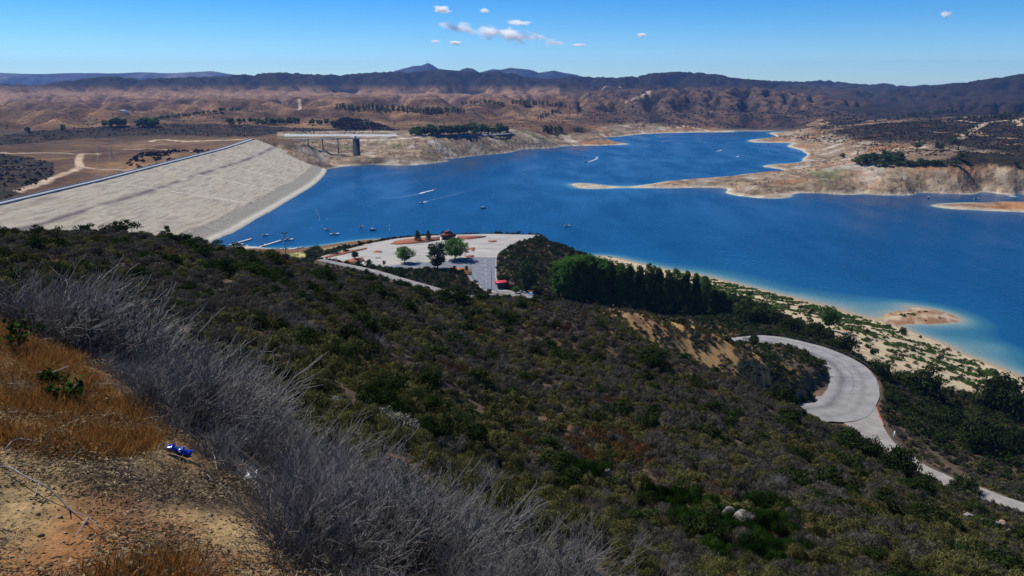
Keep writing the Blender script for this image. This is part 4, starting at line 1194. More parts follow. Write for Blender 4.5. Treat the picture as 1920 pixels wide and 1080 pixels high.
def shrub_mesh(name, mats, seed, n, h, w, leaf, upright=0.6, clumps=14, flat=0.8):
    """a hummocky shrub: leaves on many small clumps over a dome, a few stems below"""
    r_ = np.random.default_rng(seed); mb = MB()
    a = r_.uniform(0, 2 * math.pi, clumps); e = np.arcsin(r_.uniform(0.05, 1, clumps)); q = r_.uniform(0.35, 0.85, clumps)
    cc_ = np.stack([np.cos(a) * np.cos(e) * q * w, np.sin(a) * np.cos(e) * q * w, np.sin(e) * q * h * 0.9 + 0.08 * h], -1)
    cr_ = r_.uniform(0.26, 0.5, clumps) * w
    ct = r_.uniform(-0.22, 0.22, clumps)
    k = r_.integers(0, clumps, n)
    d = r_.normal(size=(n, 3)); d[:, 2] = np.abs(d[:, 2]) * 1.0 - 0.25; d /= np.linalg.norm(d, axis=1)[:, None]
    rad = r_.uniform(0.35, 1.0, n) ** 0.5
    C = cc_[k] + d * (cr_[k] * rad)[:, None] * np.array([1, 1, flat])
    C[:, 2] = np.maximum(C[:, 2], 0.02)
    A = d * (1 - upright) * .5 + np.array([0, 0, 1]) * upright + r_.normal(size=(n, 3)) * 0.35
    A -= d * (A * d).sum(1)[:, None] * .75
    L_ = leaf[0] * r_.uniform(0.6, 1.4, n); W_ = leaf[1] * r_.uniform(0.6, 1.4, n)
    leaves(mb, C, A, L_, W_, np.clip(0.5 + ct[k] + r_.normal(size=n) * 0.16, 0, 1), 0, r_, d)
    ns = max(3, min(9, n // 60))
    for s in range(ns):
        p = cc_[r_.integers(0, clumps)]
        mb.tube([(0, 0, -0.15), p * 0.5 + r_.normal(size=3) * .05, p], [0.022 * h, 0.015 * h, 0.006 * h], 3, 1, 0.5, False)
    return mb.mesh(name, mats)

M_TWIG = mat_plain('grey bark twig', (0.10, 0.085, 0.075), (0.06, 0.05, 0.045), 6.0, 0.9)
L_OLIVE = mat_leaf('olive sage leaf', (0.020, 0.021, 0.007), (0.180, 0.168, 0.062))
L_GREY = mat_leaf('grey sage leaf', (0.020, 0.018, 0.014), (0.140, 0.126, 0.096))
L_DARK = mat_leaf('dark oak leaf', (0.008, 0.014, 0.005), (0.042, 0.060, 0.018))
L_RUST = mat_leaf('rusty buckwheat leaf', (0.04, 0.021, 0.011), (0.15, 0.085, 0.036))
L_GREEN = mat_leaf('fresh green broom leaf', (0.005, 0.013, 0.003), (0.034, 0.070, 0.013), .2, .7)
L_TREE = mat_leaf('tree leaf', (0.014, 0.042, 0.008), (0.115, 0.25, 0.040), .45)
L_TREE2 = mat_leaf('grey green tree leaf', (0.014, 0.026, 0.010), (0.070, 0.105, 0.040))
L_PINE = mat_leaf('pine needle', (0.010, 0.024, 0.007), (0.11, 0.175, 0.045), 0.4)
L_WILLOW = mat_leaf('willow leaf', (0.020, 0.045, 0.008), (0.075, 0.15, 0.030))
L_PALE = mat_leaf('pale flower head', (0.16, 0.145, 0.11), (0.42, 0.39, 0.31))
L_STRAW = mat_leaf('dry straw', (0.10, 0.045, 0.013), (0.38, 0.185, 0.055), 0.3)
L_CHIP = mat_leaf('dry chip', (0.03, 0.02, 0.013), (0.36, 0.28, 0.17), 0.1)
L_REED = mat_leaf('shore green', (0.025, 0.060, 0.008), (0.11, 0.19, 0.030))
L_FARSCRUB = mat_leaf('far scrub leaf', (0.012, 0.011, 0.006), (0.050, 0.043, 0.022), 0.15)

KINDS = ['olive', 'grey', 'dark', 'rust', 'green']
KM = {'olive': L_OLIVE, 'grey': L_GREY, 'dark': L_DARK, 'rust': L_RUST, 'green': L_GREEN}
def protos(n, leaf, tag_):
    P = {}
    for i, k in enumerate(KINDS):
        P[k] = []
        for v in range(3):
            up = {'olive': .65, 'grey': .75, 'dark': .2, 'rust': .7, 'green': .9}[k]
            hh = {'olive': .85, 'grey': .9, 'dark': 1.15, 'rust': .75, 'green': 1.0}[k]
            lf = {'olive': (1, 1), 'grey': (1.15, .7), 'dark': (.8, 1.5), 'rust': (1, .7), 'green': (2.4, .5)}[k]
            P[k].append(shrub_mesh('shrub_foliage', [KM[k], M_TWIG], 1000 + i * 10 + v, n, hh, 0.75, (leaf[0] * lf[0], leaf[1] * lf[1]), up, 12 + 3 * v))
    return P
P_HI = protos(3400, (0.10, 0.022), 'hi')
P_MID = protos(1100, (0.15, 0.038), 'mid')
P_LOW = protos(300, (0.26, 0.090), 'low')

# visibility helper: angle of the ground skyline along each bearing
_va = np.radians(np.linspace(-42, 42, 420)); _vr = np.concatenate([np.geomspace(2.5, 60, 130), np.geomspace(61, 700, 170)])
_vx = _vr[:, None] * np.sin(_va)[None]; _vy = _vr[:, None] * np.cos(_va)[None]
_gm = np.maximum.accumulate(np.arctan2(height(_vx, _vy) - H, _vr[:, None]), axis=0)
def hidden(x, y, z, margin=3.0):
    rr = np.hypot(x, y); aa = np.arctan2(x, y)
    j = np.clip(np.round((aa - _va[0]) / (_va[1] - _va[0])).astype(int), 0, len(_va) - 1)
    i = np.clip(np.searchsorted(_vr, rr) - 2, 0, len(_vr) - 1)
    return np.arctan2(z + margin - H, rr) < _gm[i, j]

def gn_scatter(name, pts, rot, scl, idx, meshes, kind='stuff'):
    """one stuff object: thousands of plants on points, turned and scaled each"""
    coll = bpy.data.collections.new(name + '_plants')
    for k, me in enumerate(meshes):
        o = bpy.data.objects.new(f'{name}_{k:02d}', me); coll.objects.link(o)
    me = bpy.data.meshes.new(name)
    me.vertices.add(len(pts)); me.vertices.foreach_set('co', np.ascontiguousarray(pts, np.float32).ravel())
    for nm, ty, key, val in (('rot', 'FLOAT_VECTOR', 'vector', rot), ('scl', 'FLOAT_VECTOR', 'vector', scl)):
        a = me.attributes.new(nm, ty, 'POINT'); a.data.foreach_set(key, np.ascontiguousarray(val, np.float32).ravel())
    a = me.attributes.new('pick', 'INT', 'POINT'); a.data.foreach_set('value', np.ascontiguousarray(idx, np.int32))
    me.update()
    o = link(name, me); tag(o, kind=kind)
    ng = bpy.data.node_groups.new(name, 'GeometryNodeTree')
    ng.interface.new_socket('Geometry', in_out='INPUT', socket_type='NodeSocketGeometry')
    ng.interface.new_socket('Geometry', in_out='OUTPUT', socket_type='NodeSocketGeometry')
    N, L = ng.nodes, ng.links
    gi = N.new('NodeGroupInput'); go = N.new('NodeGroupOutput')
    ci = N.new('GeometryNodeCollectionInfo'); ci.inputs['Collection'].default_value = coll
    ci.inputs['Separate Children'].default_value = True; ci.inputs['Reset Children'].default_value = True
    ip = N.new('GeometryNodeInstanceOnPoints'); ip.inputs['Pick Instance'].default_value = True
    def attr(nm, ty):
        q = N.new('GeometryNodeInputNamedAttribute'); q.data_type = ty; q.inputs['Name'].default_value = nm
        return next(s for s in q.outputs if s.enabled and s.name == 'Attribute')
    mp = N.new('GeometryNodeMeshToPoints')
    L.new(gi.outputs[0], mp.inputs['Mesh']); L.new(mp.outputs[0], ip.inputs['Points'])
    L.new(ci.outputs[0], ip.inputs['Instance'])
    L.new(attr('pick', 'INT'), ip.inputs['Instance Index'])
    er = N.new('FunctionNodeEulerToRotation'); L.new(attr('rot', 'FLOAT_VECTOR'), er.inputs[0]); L.new(er.outputs[0], ip.inputs['Rotation'])
    L.new(attr('scl', 'FLOAT_VECTOR'), ip.inputs['Scale'])
    L.new(ip.outputs[0], go.inputs[0])
    md = o.modifiers.new('plants', 'NODES'); md.node_group = ng
    return o

# ------------------------------------------------------------------ chaparral: where each shrub stands
def sample_area(step_fn, rmin, rmax, amax=0.72):
    """jittered points in a sector, spacing grows with distance"""
    out = []; r = rmin
    while r < rmax:
        s = step_fn(r); n = max(1, int(2 * amax * r / s))
        a = (np.arange(n) + rng.uniform(0, 1, n)) / n * 2 * amax - amax
        rr = r + rng.uniform(-0.5, 0.5, n) * s
        out.append(np.stack([rr * np.sin(a), rr * np.cos(a)], -1)); r += s * 0.9
    return np.concatenate(out)
def path_clear(x, y, m):
    ok = np.ones(len(x), bool)
    for P in PATHS:
        d, _ = path_dist(x, y, P); ok &= d > m
    return ok & (poly_sdist(x, y, LOT_XY) > m)

pts = sample_area(lambda r: np.interp(r, [5, 20, 60, 120, 250, 560], [0.75, 0.95, 1.25, 1.6, 2.0, 2.6]), 6.0, 640)
kp_ = sample_area(lambda r: 1.35, 182, 246, 0.5); kz_ = height(kp_[:, 0], kp_[:, 1]); ka_, kb_ = proj(kp_[:, 0], kp_[:, 1], kz_)
pts = np.concatenate([pts, kp_[in_poly(ka_, kb_, KNOLL)]])
x, y = pts[:, 0], pts[:, 1]
z = height(x, y); r = np.hypot(x, y); px, py = proj(x, y, z)
keep = (px > -120) & (px < 2040) & (py < 1400) & (z > 1.5)
keep &= ~(in_poly(px, py, BANK) & (r < 16)) & (~hidden(x, y, z, 2.5) | in_poly(px, py, KNOLL))
sand = in_poly(px, py, SAND) & (r > 240)
keep &= ~sand | (rng.uniform(0, 1, len(x)) < 0.05)
yel = in_poly(px, py, YELLOW) & (r > 450); keep &= ~yel | (rng.uniform(0, 1, len(x)) < 0.5)
kn = in_poly(px, py, KNOLL) & (r > 150) & (r < 250)
gap = fbm(x, y, 7, 3, 401)
flank = in_poly(px, py, [(1370,680),(1470,690),(1548,715),(1545,748),(1440,748),(1370,715)])
keep &= ~kn | (flank & (rng.uniform(0, 1, len(x)) < .4)) | (((gap > -0.04) | (rng.uniform(0, 1, len(x)) < .12)))
bare = in_poly(px, py, [(1640,800),(1690,800),(1800,880),(1880,930),(1700,860)]) & (r > 150)
keep &= ~bare | (rng.uniform(0, 1, len(x)) < 0.35)
keep &= (gap > -0.42) | (r < 32)
keep &= ~((r < 9.5) & (px < 900))
keep &= path_clear(x, y, 1.1) & (~kn | path_clear(x, y, 3.2))
x, y, z, r, px, py = (q[keep] for q in (x, y, z, r, px, py))
n = len(x)
# kinds by patch
m1 = fbm(x, y, 16, 3, 402); m2 = fbm(x, y, 11, 3, 403); u = rng.uniform(0, 1, n)
kd = np.where(m1 + (u - .5) * .7 > np.interp(r, [12, 32, 70, 150], [-.5, -.18, .10, .08]), 0, 1)
kd = np.where(((u < 0.04) | (m2 > 0.44)) & (r > 28), 2, kd)
kd = np.where((fbm(x, y, 8, 2, 404) > 0.47) & (u > .5), 3, kd)
GREENZ = [[(1050,830),(1135,830),(1150,900),(1060,905)],[(1215,930),(1330,960),(1480,930),(1500,990),(1500,1075),(1380,1080),(1260,1030)]]
for P in GREENZ: kd = np.where(in_poly(px, py, P) & (r < 70) & (u > .45) & (m2 > -.1), 4, kd)
RUSTZ = [[(880,790),(1110,810),(1260,850),(1220,900),(1000,850)]]
for P in RUSTZ: kd = np.where(in_poly(px, py, P) & (r < 80) & (u > .45), 3, kd)
kd = np.where((r > 230) & (u < .35), 2, kd)
sc = rng.uniform(0.55, 1.4, n) * np.interp(r, [6, 15, 40, 120, 300, 600], [0.62, 0.8, 1.0, 1.3, 1.55, 1.9])
sc = np.where(kd == 2, sc * 1.25, sc); sc = np.where(kd == 4, sc * 1.15, sc)
sc = np.where(in_poly(px, py, KNOLL), sc * 0.6, sc)
rz = rng.uniform(0, 6.283, n)
vi = rng.integers(0, 3, n)
vis = (px > -20) & (px < 1940) & (py < 1110) & (py > 400) & ~hidden(x, y, z, 0.5)
order = np.argsort(-(sc / r) * vis)
N_IND = 280
ind = order[:N_IND]; rest = order[N_IND:]
ADJ = {'olive': 'olive green sagebrush', 'grey': 'grey brown sagebrush', 'dark': 'dark leafy shrub', 'rust': 'rusty orange buckwheat shrub', 'green': 'tall bright green broom clump'}
def where_(i):
    if r[i] < 9: return 'close beside the dead grey brush'
    if px[i] < 700: return 'on the slope behind the dead grey brush'
    if px[i] < 1130: return 'on the slope just right of the dead grey brush'
    if px[i] < 1360: return 'in the low middle of the near slope'
    if px[i] < 1560: return 'on the near slope around the pale rock slab'
    return 'on the near slope in the lower right corner'
for i in ind:
    k = KINDS[kd[i]]
    o = link({'olive': 'sagebrush', 'grey': 'sagebrush', 'dark': 'leafy_shrub', 'rust': 'buckwheat_shrub', 'green': 'broom_shrub'}[k], P_HI[k][vi[i]])
    o.location = (x[i], y[i], z[i] - 0.04); o.rotation_euler = (0, 0, rz[i]); o.scale = (sc[i] * 1.05, sc[i], sc[i] * (0.8 + 0.4 * ((i * 37) % 10) / 10))
    lab = f'{ADJ[k]} {where_(i)}'
    tag(o, lab, 'shrub', lab + 's' if False else f'{ADJ[k]}s {where_(i)}')
def stuff(sel, P, name):
    if len(sel) == 0: return
    meshes = [P[k][v] for k in KINDS for v in range(3)]
    s3 = np.stack([sc[sel] * rng.uniform(.9, 1.25, len(sel)), sc[sel] * rng.uniform(.9, 1.25, len(sel)), sc[sel] * rng.uniform(.75, 1.15, len(sel))], -1)
    gn_scatter(name, np.stack([x[sel], y[sel], z[sel] - 0.05], -1), np.stack([0 * rz[sel], 0 * rz[sel], rz[sel]], -1), s3, kd[sel] * 3 + vi[sel], meshes)
stuff(rest[r[rest] < 40], P_HI, 'chaparral')
stuff(rest[(r[rest] >= 40) & (r[rest] < 150)], P_MID, 'chaparral')
stuff(rest[r[rest] >= 150], P_LOW, 'chaparral')
print('shrubs', n)

# far scrub on the hills
def far_scrub(poly, dmin, dmax, count, size, seed, dens=None):
    r_ = np.random.default_rng(seed)
    P = np.array(poly); u0, u1 = P[:, 0].min(), P[:, 0].max()
    D = np.sqrt(r_.uniform(dmin ** 2, dmax ** 2, count * 8)); u = r_.uniform(u0 - 10, u1 + 10, count * 8)
    x = (u - CX) / F * D * 1.0; y = D
    z = height(x, y); px, py = proj(x, y, z)
    ok = in_poly(px, py, poly) & (fbm(x, y, 60, 3, seed) > -0.25)
    i = np.where(ok)[0][:count]
    return x[i], y[i], z[i], size * r_.uniform(0.6, 1.5, len(i)), r_.uniform(0, 6.28, len(i))
acc = [far_scrub(DARKHILL, 1150, 2400, 5200, 1.7, 501), far_scrub(BAND_L, 1350, 2300, 1100, 1.7, 502), far_scrub(ROUGH_L, 850, 1500, 420, 2.0, 503),
       far_scrub(BUSH_L, 1100, 1600, 260, 3.4, 504), far_scrub(SLOPE_M, 1900, 2700, 900, 2.6, 505),
       far_scrub([(1500,200),(1960,190),(1960,320),(1500,260)], 1200, 2800, 500, 3.0, 506),
       far_scrub([(0,205),(560,190),(960,185),(1080,200),(1060,240),(560,236),(0,260)], 1900, 4200, 3600, 2.2, 507), far_scrub([(1080,170),(1300,165),(1640,215),(1560,240),(1080,240)], 2400, 3900, 2600, 3.0, 510),
       far_scrub([(560,262),(800,258),(1100,244),(1100,262),(820,300),(620,306)], 1450, 2300, 350, 1.2, 508),
       far_scrub([(1500,300),(1920,300),(1920,362),(1560,362),(1380,360)], 1000, 1500, 420, 0.9, 509)]
X = [np.concatenate([a[k] for a in acc]) for k in range(5)]
farm = [shrub_mesh('scrub_foliage', [L_FARSCRUB, M_TWIG], 1500 + v, 70, 0.8, 0.9, (0.5, 0.34), .3, 7) for v in range(3)]
gn_scatter('scrub', np.stack(X[:3], -1), np.stack([0 * X[4], 0 * X[4], X[4]], -1), np.stack([X[3]] * 3, -1), rng.integers(0, 3, len(X[0])), farm)

# green growth along the near shore and the yellow weeds
q = sample_area(lambda r: 1.5, 250, 720, 0.60)
gx, gy = q[:, 0], q[:, 1]; gzv = height(gx, gy); gpx, gpy = proj(gx, gy, gzv)
ok = in_poly(gpx, gpy, GREEN) & (gzv > 0.8) & (fbm(gx * 0.35 + gy * 0.2, gy - gx * 0.35, 8, 3, 410) > np.where(gzv < 5.5, -0.02, 0.16))
ok |= in_poly(gpx, gpy, SAND) & (gzv > 0.6) & (fbm(gx, gy, 10, 3, 411) > 0.36)
ok &= np.hypot(gx, gy) > 240
gx, gy, gzv = gx[ok], gy[ok], gzv[ok]
reed = [shrub_mesh('reed_foliage', [L_REED, M_TWIG], 1600 + v, 150, 0.8, 0.7, (0.4, 0.11), .7, 8) for v in range(3)]
s_ = rng.uniform(.6, 1.5, len(gx)) * 0.95
gn_scatter('shore_vegetation', np.stack([gx, gy, gzv], -1), np.stack([0 * s_, 0 * s_, rng.uniform(0, 6.28, len(s_))], -1), np.stack([s_ * 1.3, s_ * 1.3, s_], -1), rng.integers(0, 3, len(s_)), reed)
print('reeds', len(gx))

# ------------------------------------------------------------------ dead grey brush by the bank
def mat_deadtwig():
    m, N, L, out = nodes_of('silver dead twig')
    b = N.new('ShaderNodeBsdfPrincipled'); b.inputs['Roughness'].default_value = 0.55; b.inputs['Specular IOR Level'].default_value = 0.4
    at = N.new('ShaderNodeAttribute'); at.attribute_name = 'tone'
    oi = N.new('ShaderNodeObjectInfo')
    c = ramp_mix(N, L, at.outputs['Fac'], (0.008, 0.006, 0.006), (0.46, 0.435, 0.42))  # ramp paints inner shade on the stems and highlights on the tips
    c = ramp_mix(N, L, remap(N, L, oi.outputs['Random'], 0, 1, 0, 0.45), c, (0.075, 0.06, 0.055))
    L.new(c, b.inputs['Base Color']); L.new(b.outputs[0], out.inputs['Surface'])
    return m
M_DEAD = mat_deadtwig()
def dead_bush(seed, h, w, stems=16):
    """a rounded bare bush: forking stems, then fine upright twigs, bare inside, with inner shade and lit tips painted by tone"""
    r_ = np.random.default_rng(seed); mb = MB()
    def twig(p, d, L_, rad, k, t0, t1, curl=.16):
        P = [p]; dd = d.copy()
        for q in range(k):
            dd = dd + r_.normal(size=3) * curl + np.array([0, 0, 0.08]); dd /= np.linalg.norm(dd)
            P.append(P[-1] + dd * L_ / k)
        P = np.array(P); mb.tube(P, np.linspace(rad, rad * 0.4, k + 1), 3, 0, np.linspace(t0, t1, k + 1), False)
        return P, dd
    for s in range(stems):
        a = r_.uniform(0, 6.283); e = r_.uniform(0.15, 1.5)
        d = np.array([math.cos(a) * math.cos(e) * w, math.sin(a) * math.cos(e) * w, math.sin(e)]); d /= np.linalg.norm(d)
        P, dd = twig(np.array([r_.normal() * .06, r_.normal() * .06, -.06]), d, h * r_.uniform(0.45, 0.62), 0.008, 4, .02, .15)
        for b in range(r_.integers(6, 9)):
            i = r_.integers(1, 5); dv = dd + r_.normal(size=3) * 0.45; dv[2] += 0.15; dv /= np.linalg.norm(dv)
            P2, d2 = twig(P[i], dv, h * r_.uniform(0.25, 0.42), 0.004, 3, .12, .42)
            for c in range(r_.integers(7, 12)):
                j = r_.integers(0, 4); dw = d2 + r_.normal(size=3) * 0.42; dw[2] += .1; dw /= np.linalg.norm(dw)
                q = r_.uniform(.2, 1)
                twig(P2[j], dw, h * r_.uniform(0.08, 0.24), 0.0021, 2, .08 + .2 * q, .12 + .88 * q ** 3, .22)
    return mb.mesh('dead_brush', [M_DEAD])
DEADM = [dead_bush(700 + k, 1.0, 1.25, 22 + 2 * k) for k in range(6)]
line = [hit(a, b, 2.0) for a, b in [(-60,590),(30,600),(110,640),(170,700),(235,760),(300,815),(370,875),(440,930),(500,985),(560,1060)]]
line = [p for p in line if math.hypot(p[0], p[1]) < 13]
print('brush line', [(round(p[0],1),round(p[1],1)) for p in line])
line = np.array([(p[0], p[1]) for p in line] + [(-0.72, 2.65), (-0.40, 2.25), (0.0, 1.95), (0.5, 1.8)])
dl = np.concatenate([[0], np.cumsum(np.linalg.norm(np.diff(line, axis=0), axis=1))])
r_ = np.random.default_rng(11)
nb = 0
for row, (off, hh, step) in enumerate([(0.22, 0.50, 0.42), (0.72, 0.88, 0.46), (1.25, 1.05, 0.55), (1.9, 1.10, 0.66), (2.7, 1.0, 0.9)]):
    s = 0.0
    while s < dl[-1]:
        p = np.array([np.interp(s, dl, line[:, 0]), np.interp(s, dl, line[:, 1])])
        e = 0.3; p2 = np.array([np.interp(min(s + e, dl[-1]), dl, line[:, 0]), np.interp(min(s + e, dl[-1]), dl, line[:, 1])])
        p1 = np.array([np.interp(max(s - e, 0), dl, line[:, 0]), np.interp(max(s - e, 0), dl, line[:, 1])])
        d = p2 - p1; d /= np.linalg.norm(d) + 1e-9
        nrm = np.array([-d[1], d[0]]);  nrm = nrm if nrm @ np.array([1, 1]) > 0 else -nrm
        q = p + nrm * (off + r_.normal() * 0.12) + d * r_.normal() * 0.1
        rr = math.hypot(*q)
        s += step * r_.uniform(0.75, 1.25) * (1.35 if rr > 7 else 1.0)
        if q[1] < 1.3: continue
        z0 = gz(*q)
        qpx, qpy = proj(q[0], q[1], z0 + 0.5)
        if qpx < -250 or qpx > 1120: continue
        if r_.uniform() < .12: continue
        o = link('dead_brush', DEADM[nb % 6]); nb += 1
        f = .93 * hh * r_.uniform(0.6, 1.25) * np.interp(rr, [2.8, 4.0, 5.5, 8, 10, 13], [0.52, 0.62, 0.80, 1.05, 1.5, 1.8])
        o.location = (q[0], q[1], z0 - 0.03); o.rotation_euler = (r_.normal() * .08, r_.normal() * .08, r_.uniform(0, 6.28)); o.scale = (f * 1.05, f * 1.05, f)
        w_ = 'at the far upper end of the bank' if qpx < 180 else ('above the orange grass of the bank' if qpx < 420 else ('beside the pale dirt of the bank' if qpx < 720 else 'at the bottom edge of the picture'))
        ht = ['low bare dead bush fringing the dirt', 'silver grey dead bush in the front rank', 'tall grey dead bush behind the front rank', 'dead grey bush farther downslope', 'dead grey bush farthest downslope'][row]
        tag(o, f'{ht} {w_}', 'dead bush', f'{ht} {w_}')
for a, b, f in [(575,1035,.55),(610,1072,.6),(640,1020,.62),(690,1065,.62),(750,1075,.66),(600,975,.6),(820,1078,.7),(545,985,.45),(660,960,.7)]:
    q = hit(a, b, 1.5); o = link('dead_brush', DEADM[nb % 6]); nb += 1
    o.location = (q[0], q[1], q[2] - .03); o.rotation_euler = (0, 0, a); o.scale = (f, f, f * .95)
    tag(o, 'silver grey dead bush at the bottom edge of the pale dirt', 'dead bush', 'dead bushes at the bottom edge of the pale dirt')
for a, b, f in [(1240,800,1.9),(1225,815,1.5),(905,900,1.5),(1000,880,1.4),(1130,930,1.3),(1320,860,1.6),(840,830,1.5),(1450,900,1.6),(1150,700,1.8),(950,690,1.8),(700,640,1.7),(1560,930,1.6),(1380,1010,1.3),(1180,1010,1.2),(1080,1030,1.1),(1240,1050,1.0),(1620,1010,1.4),(560,610,1.7),(820,600,2.0),(1330,740,1.7)]:
    q = hit(a, b, 9, .5); o = link('dead_brush', DEADM[nb % 6]); nb += 1
    o.location = (q[0], q[1], q[2] - .05); o.rotation_euler = (0, 0, a); o.scale = (f, f, f * .8)
    w_ = 'among the sagebrush on the middle slope' if b < 860 else 'among the sagebrush low on the near slope'
    tag(o, 'grey leafless bush ' + w_, 'dead bush', 'grey leafless bushes ' + w_)
print('dead', nb)

# ------------------------------------------------------------------ the bank: dry grass, litter, sticks, scraps
def tuft(seed, n, h, mat):
    r_ = np.random.default_rng(seed); mb = MB()
    a = r_.uniform(0, 6.283, n); e = r_.uniform(0.5, 1.4, n)
    d = np.stack([np.cos(a) * np.cos(e), np.sin(a) * np.cos(e), np.sin(e)], -1); L_ = h * r_.uniform(.5, 1.2, n)
    b = r_.normal(size=(n, 3)) * 0.05; b[:, 2] = 0
    leaves(mb, b + d * L_[:, None] / 2, d, L_, h * 0.035, r_.uniform(0.1, 1, n), 0, r_)
    return mb.mesh('tuft', [mat])
tf = [tuft(800 + k, 34, 0.105, L_STRAW) for k in range(4)]
cand = np.concatenate([np.stack([rng.uniform(-7, 0.5, 26000), rng.uniform(2.0, 11, 26000)], -1), np.stack([rng.uniform(-3.2, 0.6, 14000), rng.uniform(1.8, 5.0, 14000)], -1)])[rng.permutation(40000)]
tx, ty = cand[:, 0], cand[:, 1]; tz = height(tx, ty); tpx, tpy = proj(tx, ty, tz)
onb = in_poly(tpx, tpy, BANK)
_cp = hit(337, 857, 1.5); onb &= np.hypot(tx - _cp[0], (ty - _cp[1]) * .8) > .19
GR = [[(-50,590),(60,590),(110,640),(150,690),(260,760),(300,800),(290,850),(200,855),(120,800),(-50,760)]]
gm = np.zeros(len(tx), bool)
for P in GR: gm |= in_poly(tpx, tpy, P)
pat = fbm(tx, ty, 0.9, 3, 420)
ok = onb & ((gm & (pat > -0.18)) | (~gm & (pat > 0.33)))
i = np.where(ok)[0][:8500]
s_ = rng.uniform(.5, 1.15, len(i))
gn_scatter('dry_grass', np.stack([tx[i], ty[i], tz[i] - .01], -1), np.stack([0 * s_, 0 * s_, rng.uniform(0, 6.28, len(i))], -1), np.stack([s_] * 3, -1), rng.integers(0, 4, len(i)), tf)
def chips(seed, n):
    r_ = np.random.default_rng(seed); mb = MB()
    b = np.stack([r_.uniform(-.16, .16, n), r_.uniform(-.16, .16, n), r_.uniform(0.004, .02, n)], -1)
    a = r_.uniform(0, 6.283, n); d = np.stack([np.cos(a), np.sin(a), r_.normal(size=n) * .25], -1)
    leaves(mb, b, d, r_.uniform(.010, .038, n), r_.uniform(.003, .008, n), r_.uniform(0, 1, n), 0, r_)
    for k in range(1):
        a = r_.uniform(0, 6.28); p = np.array([r_.uniform(-.15, .15), r_.uniform(-.15, .15), .006]); q = p + np.array([math.cos(a), math.sin(a), r_.uniform(-.02, .05)]) * r_.uniform(.05, .14)
        mb.tube([p, (p + q) / 2 + r_.normal(size=3) * .01, q], 0.0017, 3, 0, r_.uniform(.1, .7), False)
    return mb.mesh('chips', [L_CHIP])
cm = [chips(830 + k, 40) for k in range(5)]
ok = onb & (np.arange(len(tx)) % 3 == 0) & (tpy > 560) & (fbm(tx, ty, .55, 3, 421) > -0.02)
i = np.where(ok)[0][:4200]
s_ = rng.uniform(.6, 1.2, len(i))
gn_scatter('litter', np.stack([tx[i], ty[i], tz[i] + .002], -1), np.stack([0 * s_, 0 * s_, rng.uniform(0, 6.28, len(i))], -1), np.stack([s_] * 3, -1), rng.integers(0, 5, len(i)), cm)
# pebbles
def pebble(seed):
    r_ = np.random.default_rng(seed); mb = MB()
    P = np.array([(0,0,1),(0,0,-1),(1,0,0),(0,1,0),(-1,0,0),(0,-1,0)], float) * r_.uniform(.6, 1.2, (6, 1)) * np.array([1.2, .9, .6])
    mb.add(P, [[0,2,3],[0,3,4],[0,4,5],[0,5,2],[1,3,2],[1,4,3],[1,5,4],[1,2,5]], 0, r_.uniform(.3, 1))
    return mb.mesh('pebble', [L_CHIP])
ok = onb & (np.arange(len(tx)) % 3 == 1); i = np.where(ok)[0][:6000]
s_ = rng.uniform(.004, .012, len(i)) * (1 + (rng.uniform(0, 1, len(i)) > .96))
gn_scatter('gravel', np.stack([tx[i], ty[i], tz[i]], -1), np.stack([0 * s_, 0 * s_, rng.uniform(0, 6.28, len(i))], -1), np.stack([s_] * 3, -1), rng.integers(0, 3, len(i)), [pebble(850 + k) for k in range(3)])

def on_bank(a, b): 
    p = hit(a, b, 1.5); return np.array(p)
for k, (pts_, lab) in enumerate([([(0,880),(60,915),(130,955),(195,1012)], 'long pale stick across the lower left of the bank'),
                                 ([(470,900),(500,960),(520,1020),(530,1075)], 'bleached forked stick standing out at the edge of the dead brush'),
                                 ([(405,835),(400,860),(410,880)], 'short curly pale twig below the blue can'),
                                 ([(10,850),(40,842),(75,850)], 'pale twig lying at the left edge of the bank'),
                                 ([(380,890),(420,930),(470,960)], 'grey stick lying on the litter right of the blue can'),
                                 ([(60,705),(95,715),(140,722)], 'dead branch on the orange grass at upper left')]):
    P = np.array([on_bank(a, b) + np.array([0, 0, 0.015 + 0.04 * (j % 2)]) for j, (a, b) in enumerate(pts_)])
    c = P[0].copy(); mb = MB(); P = smooth_path(P - c, 0.06); P[:, 2] += 0.012 * np.sin(np.arange(len(P)) * 1.3)
    mb.tube(P, np.linspace(0.0055, 0.0022, len(P)), 5, 0, 0.28)
    for j in range(2, len(P) - 1, 3):
        d = P[min(j + 1, len(P) - 1)] - P[j]; d /= np.linalg.norm(d) + 1e-9; s = rng.normal(size=3) * .6; s[2] = abs(s[2]) * .6
        mb.tube([P[j], P[j] + (d + s) * .09], [0.004, 0.002], 3, 0, 0.7, False)
    o = mb.build('fallen_branch', [M_DEAD]); o.location = c; tag(o, lab, 'stick')

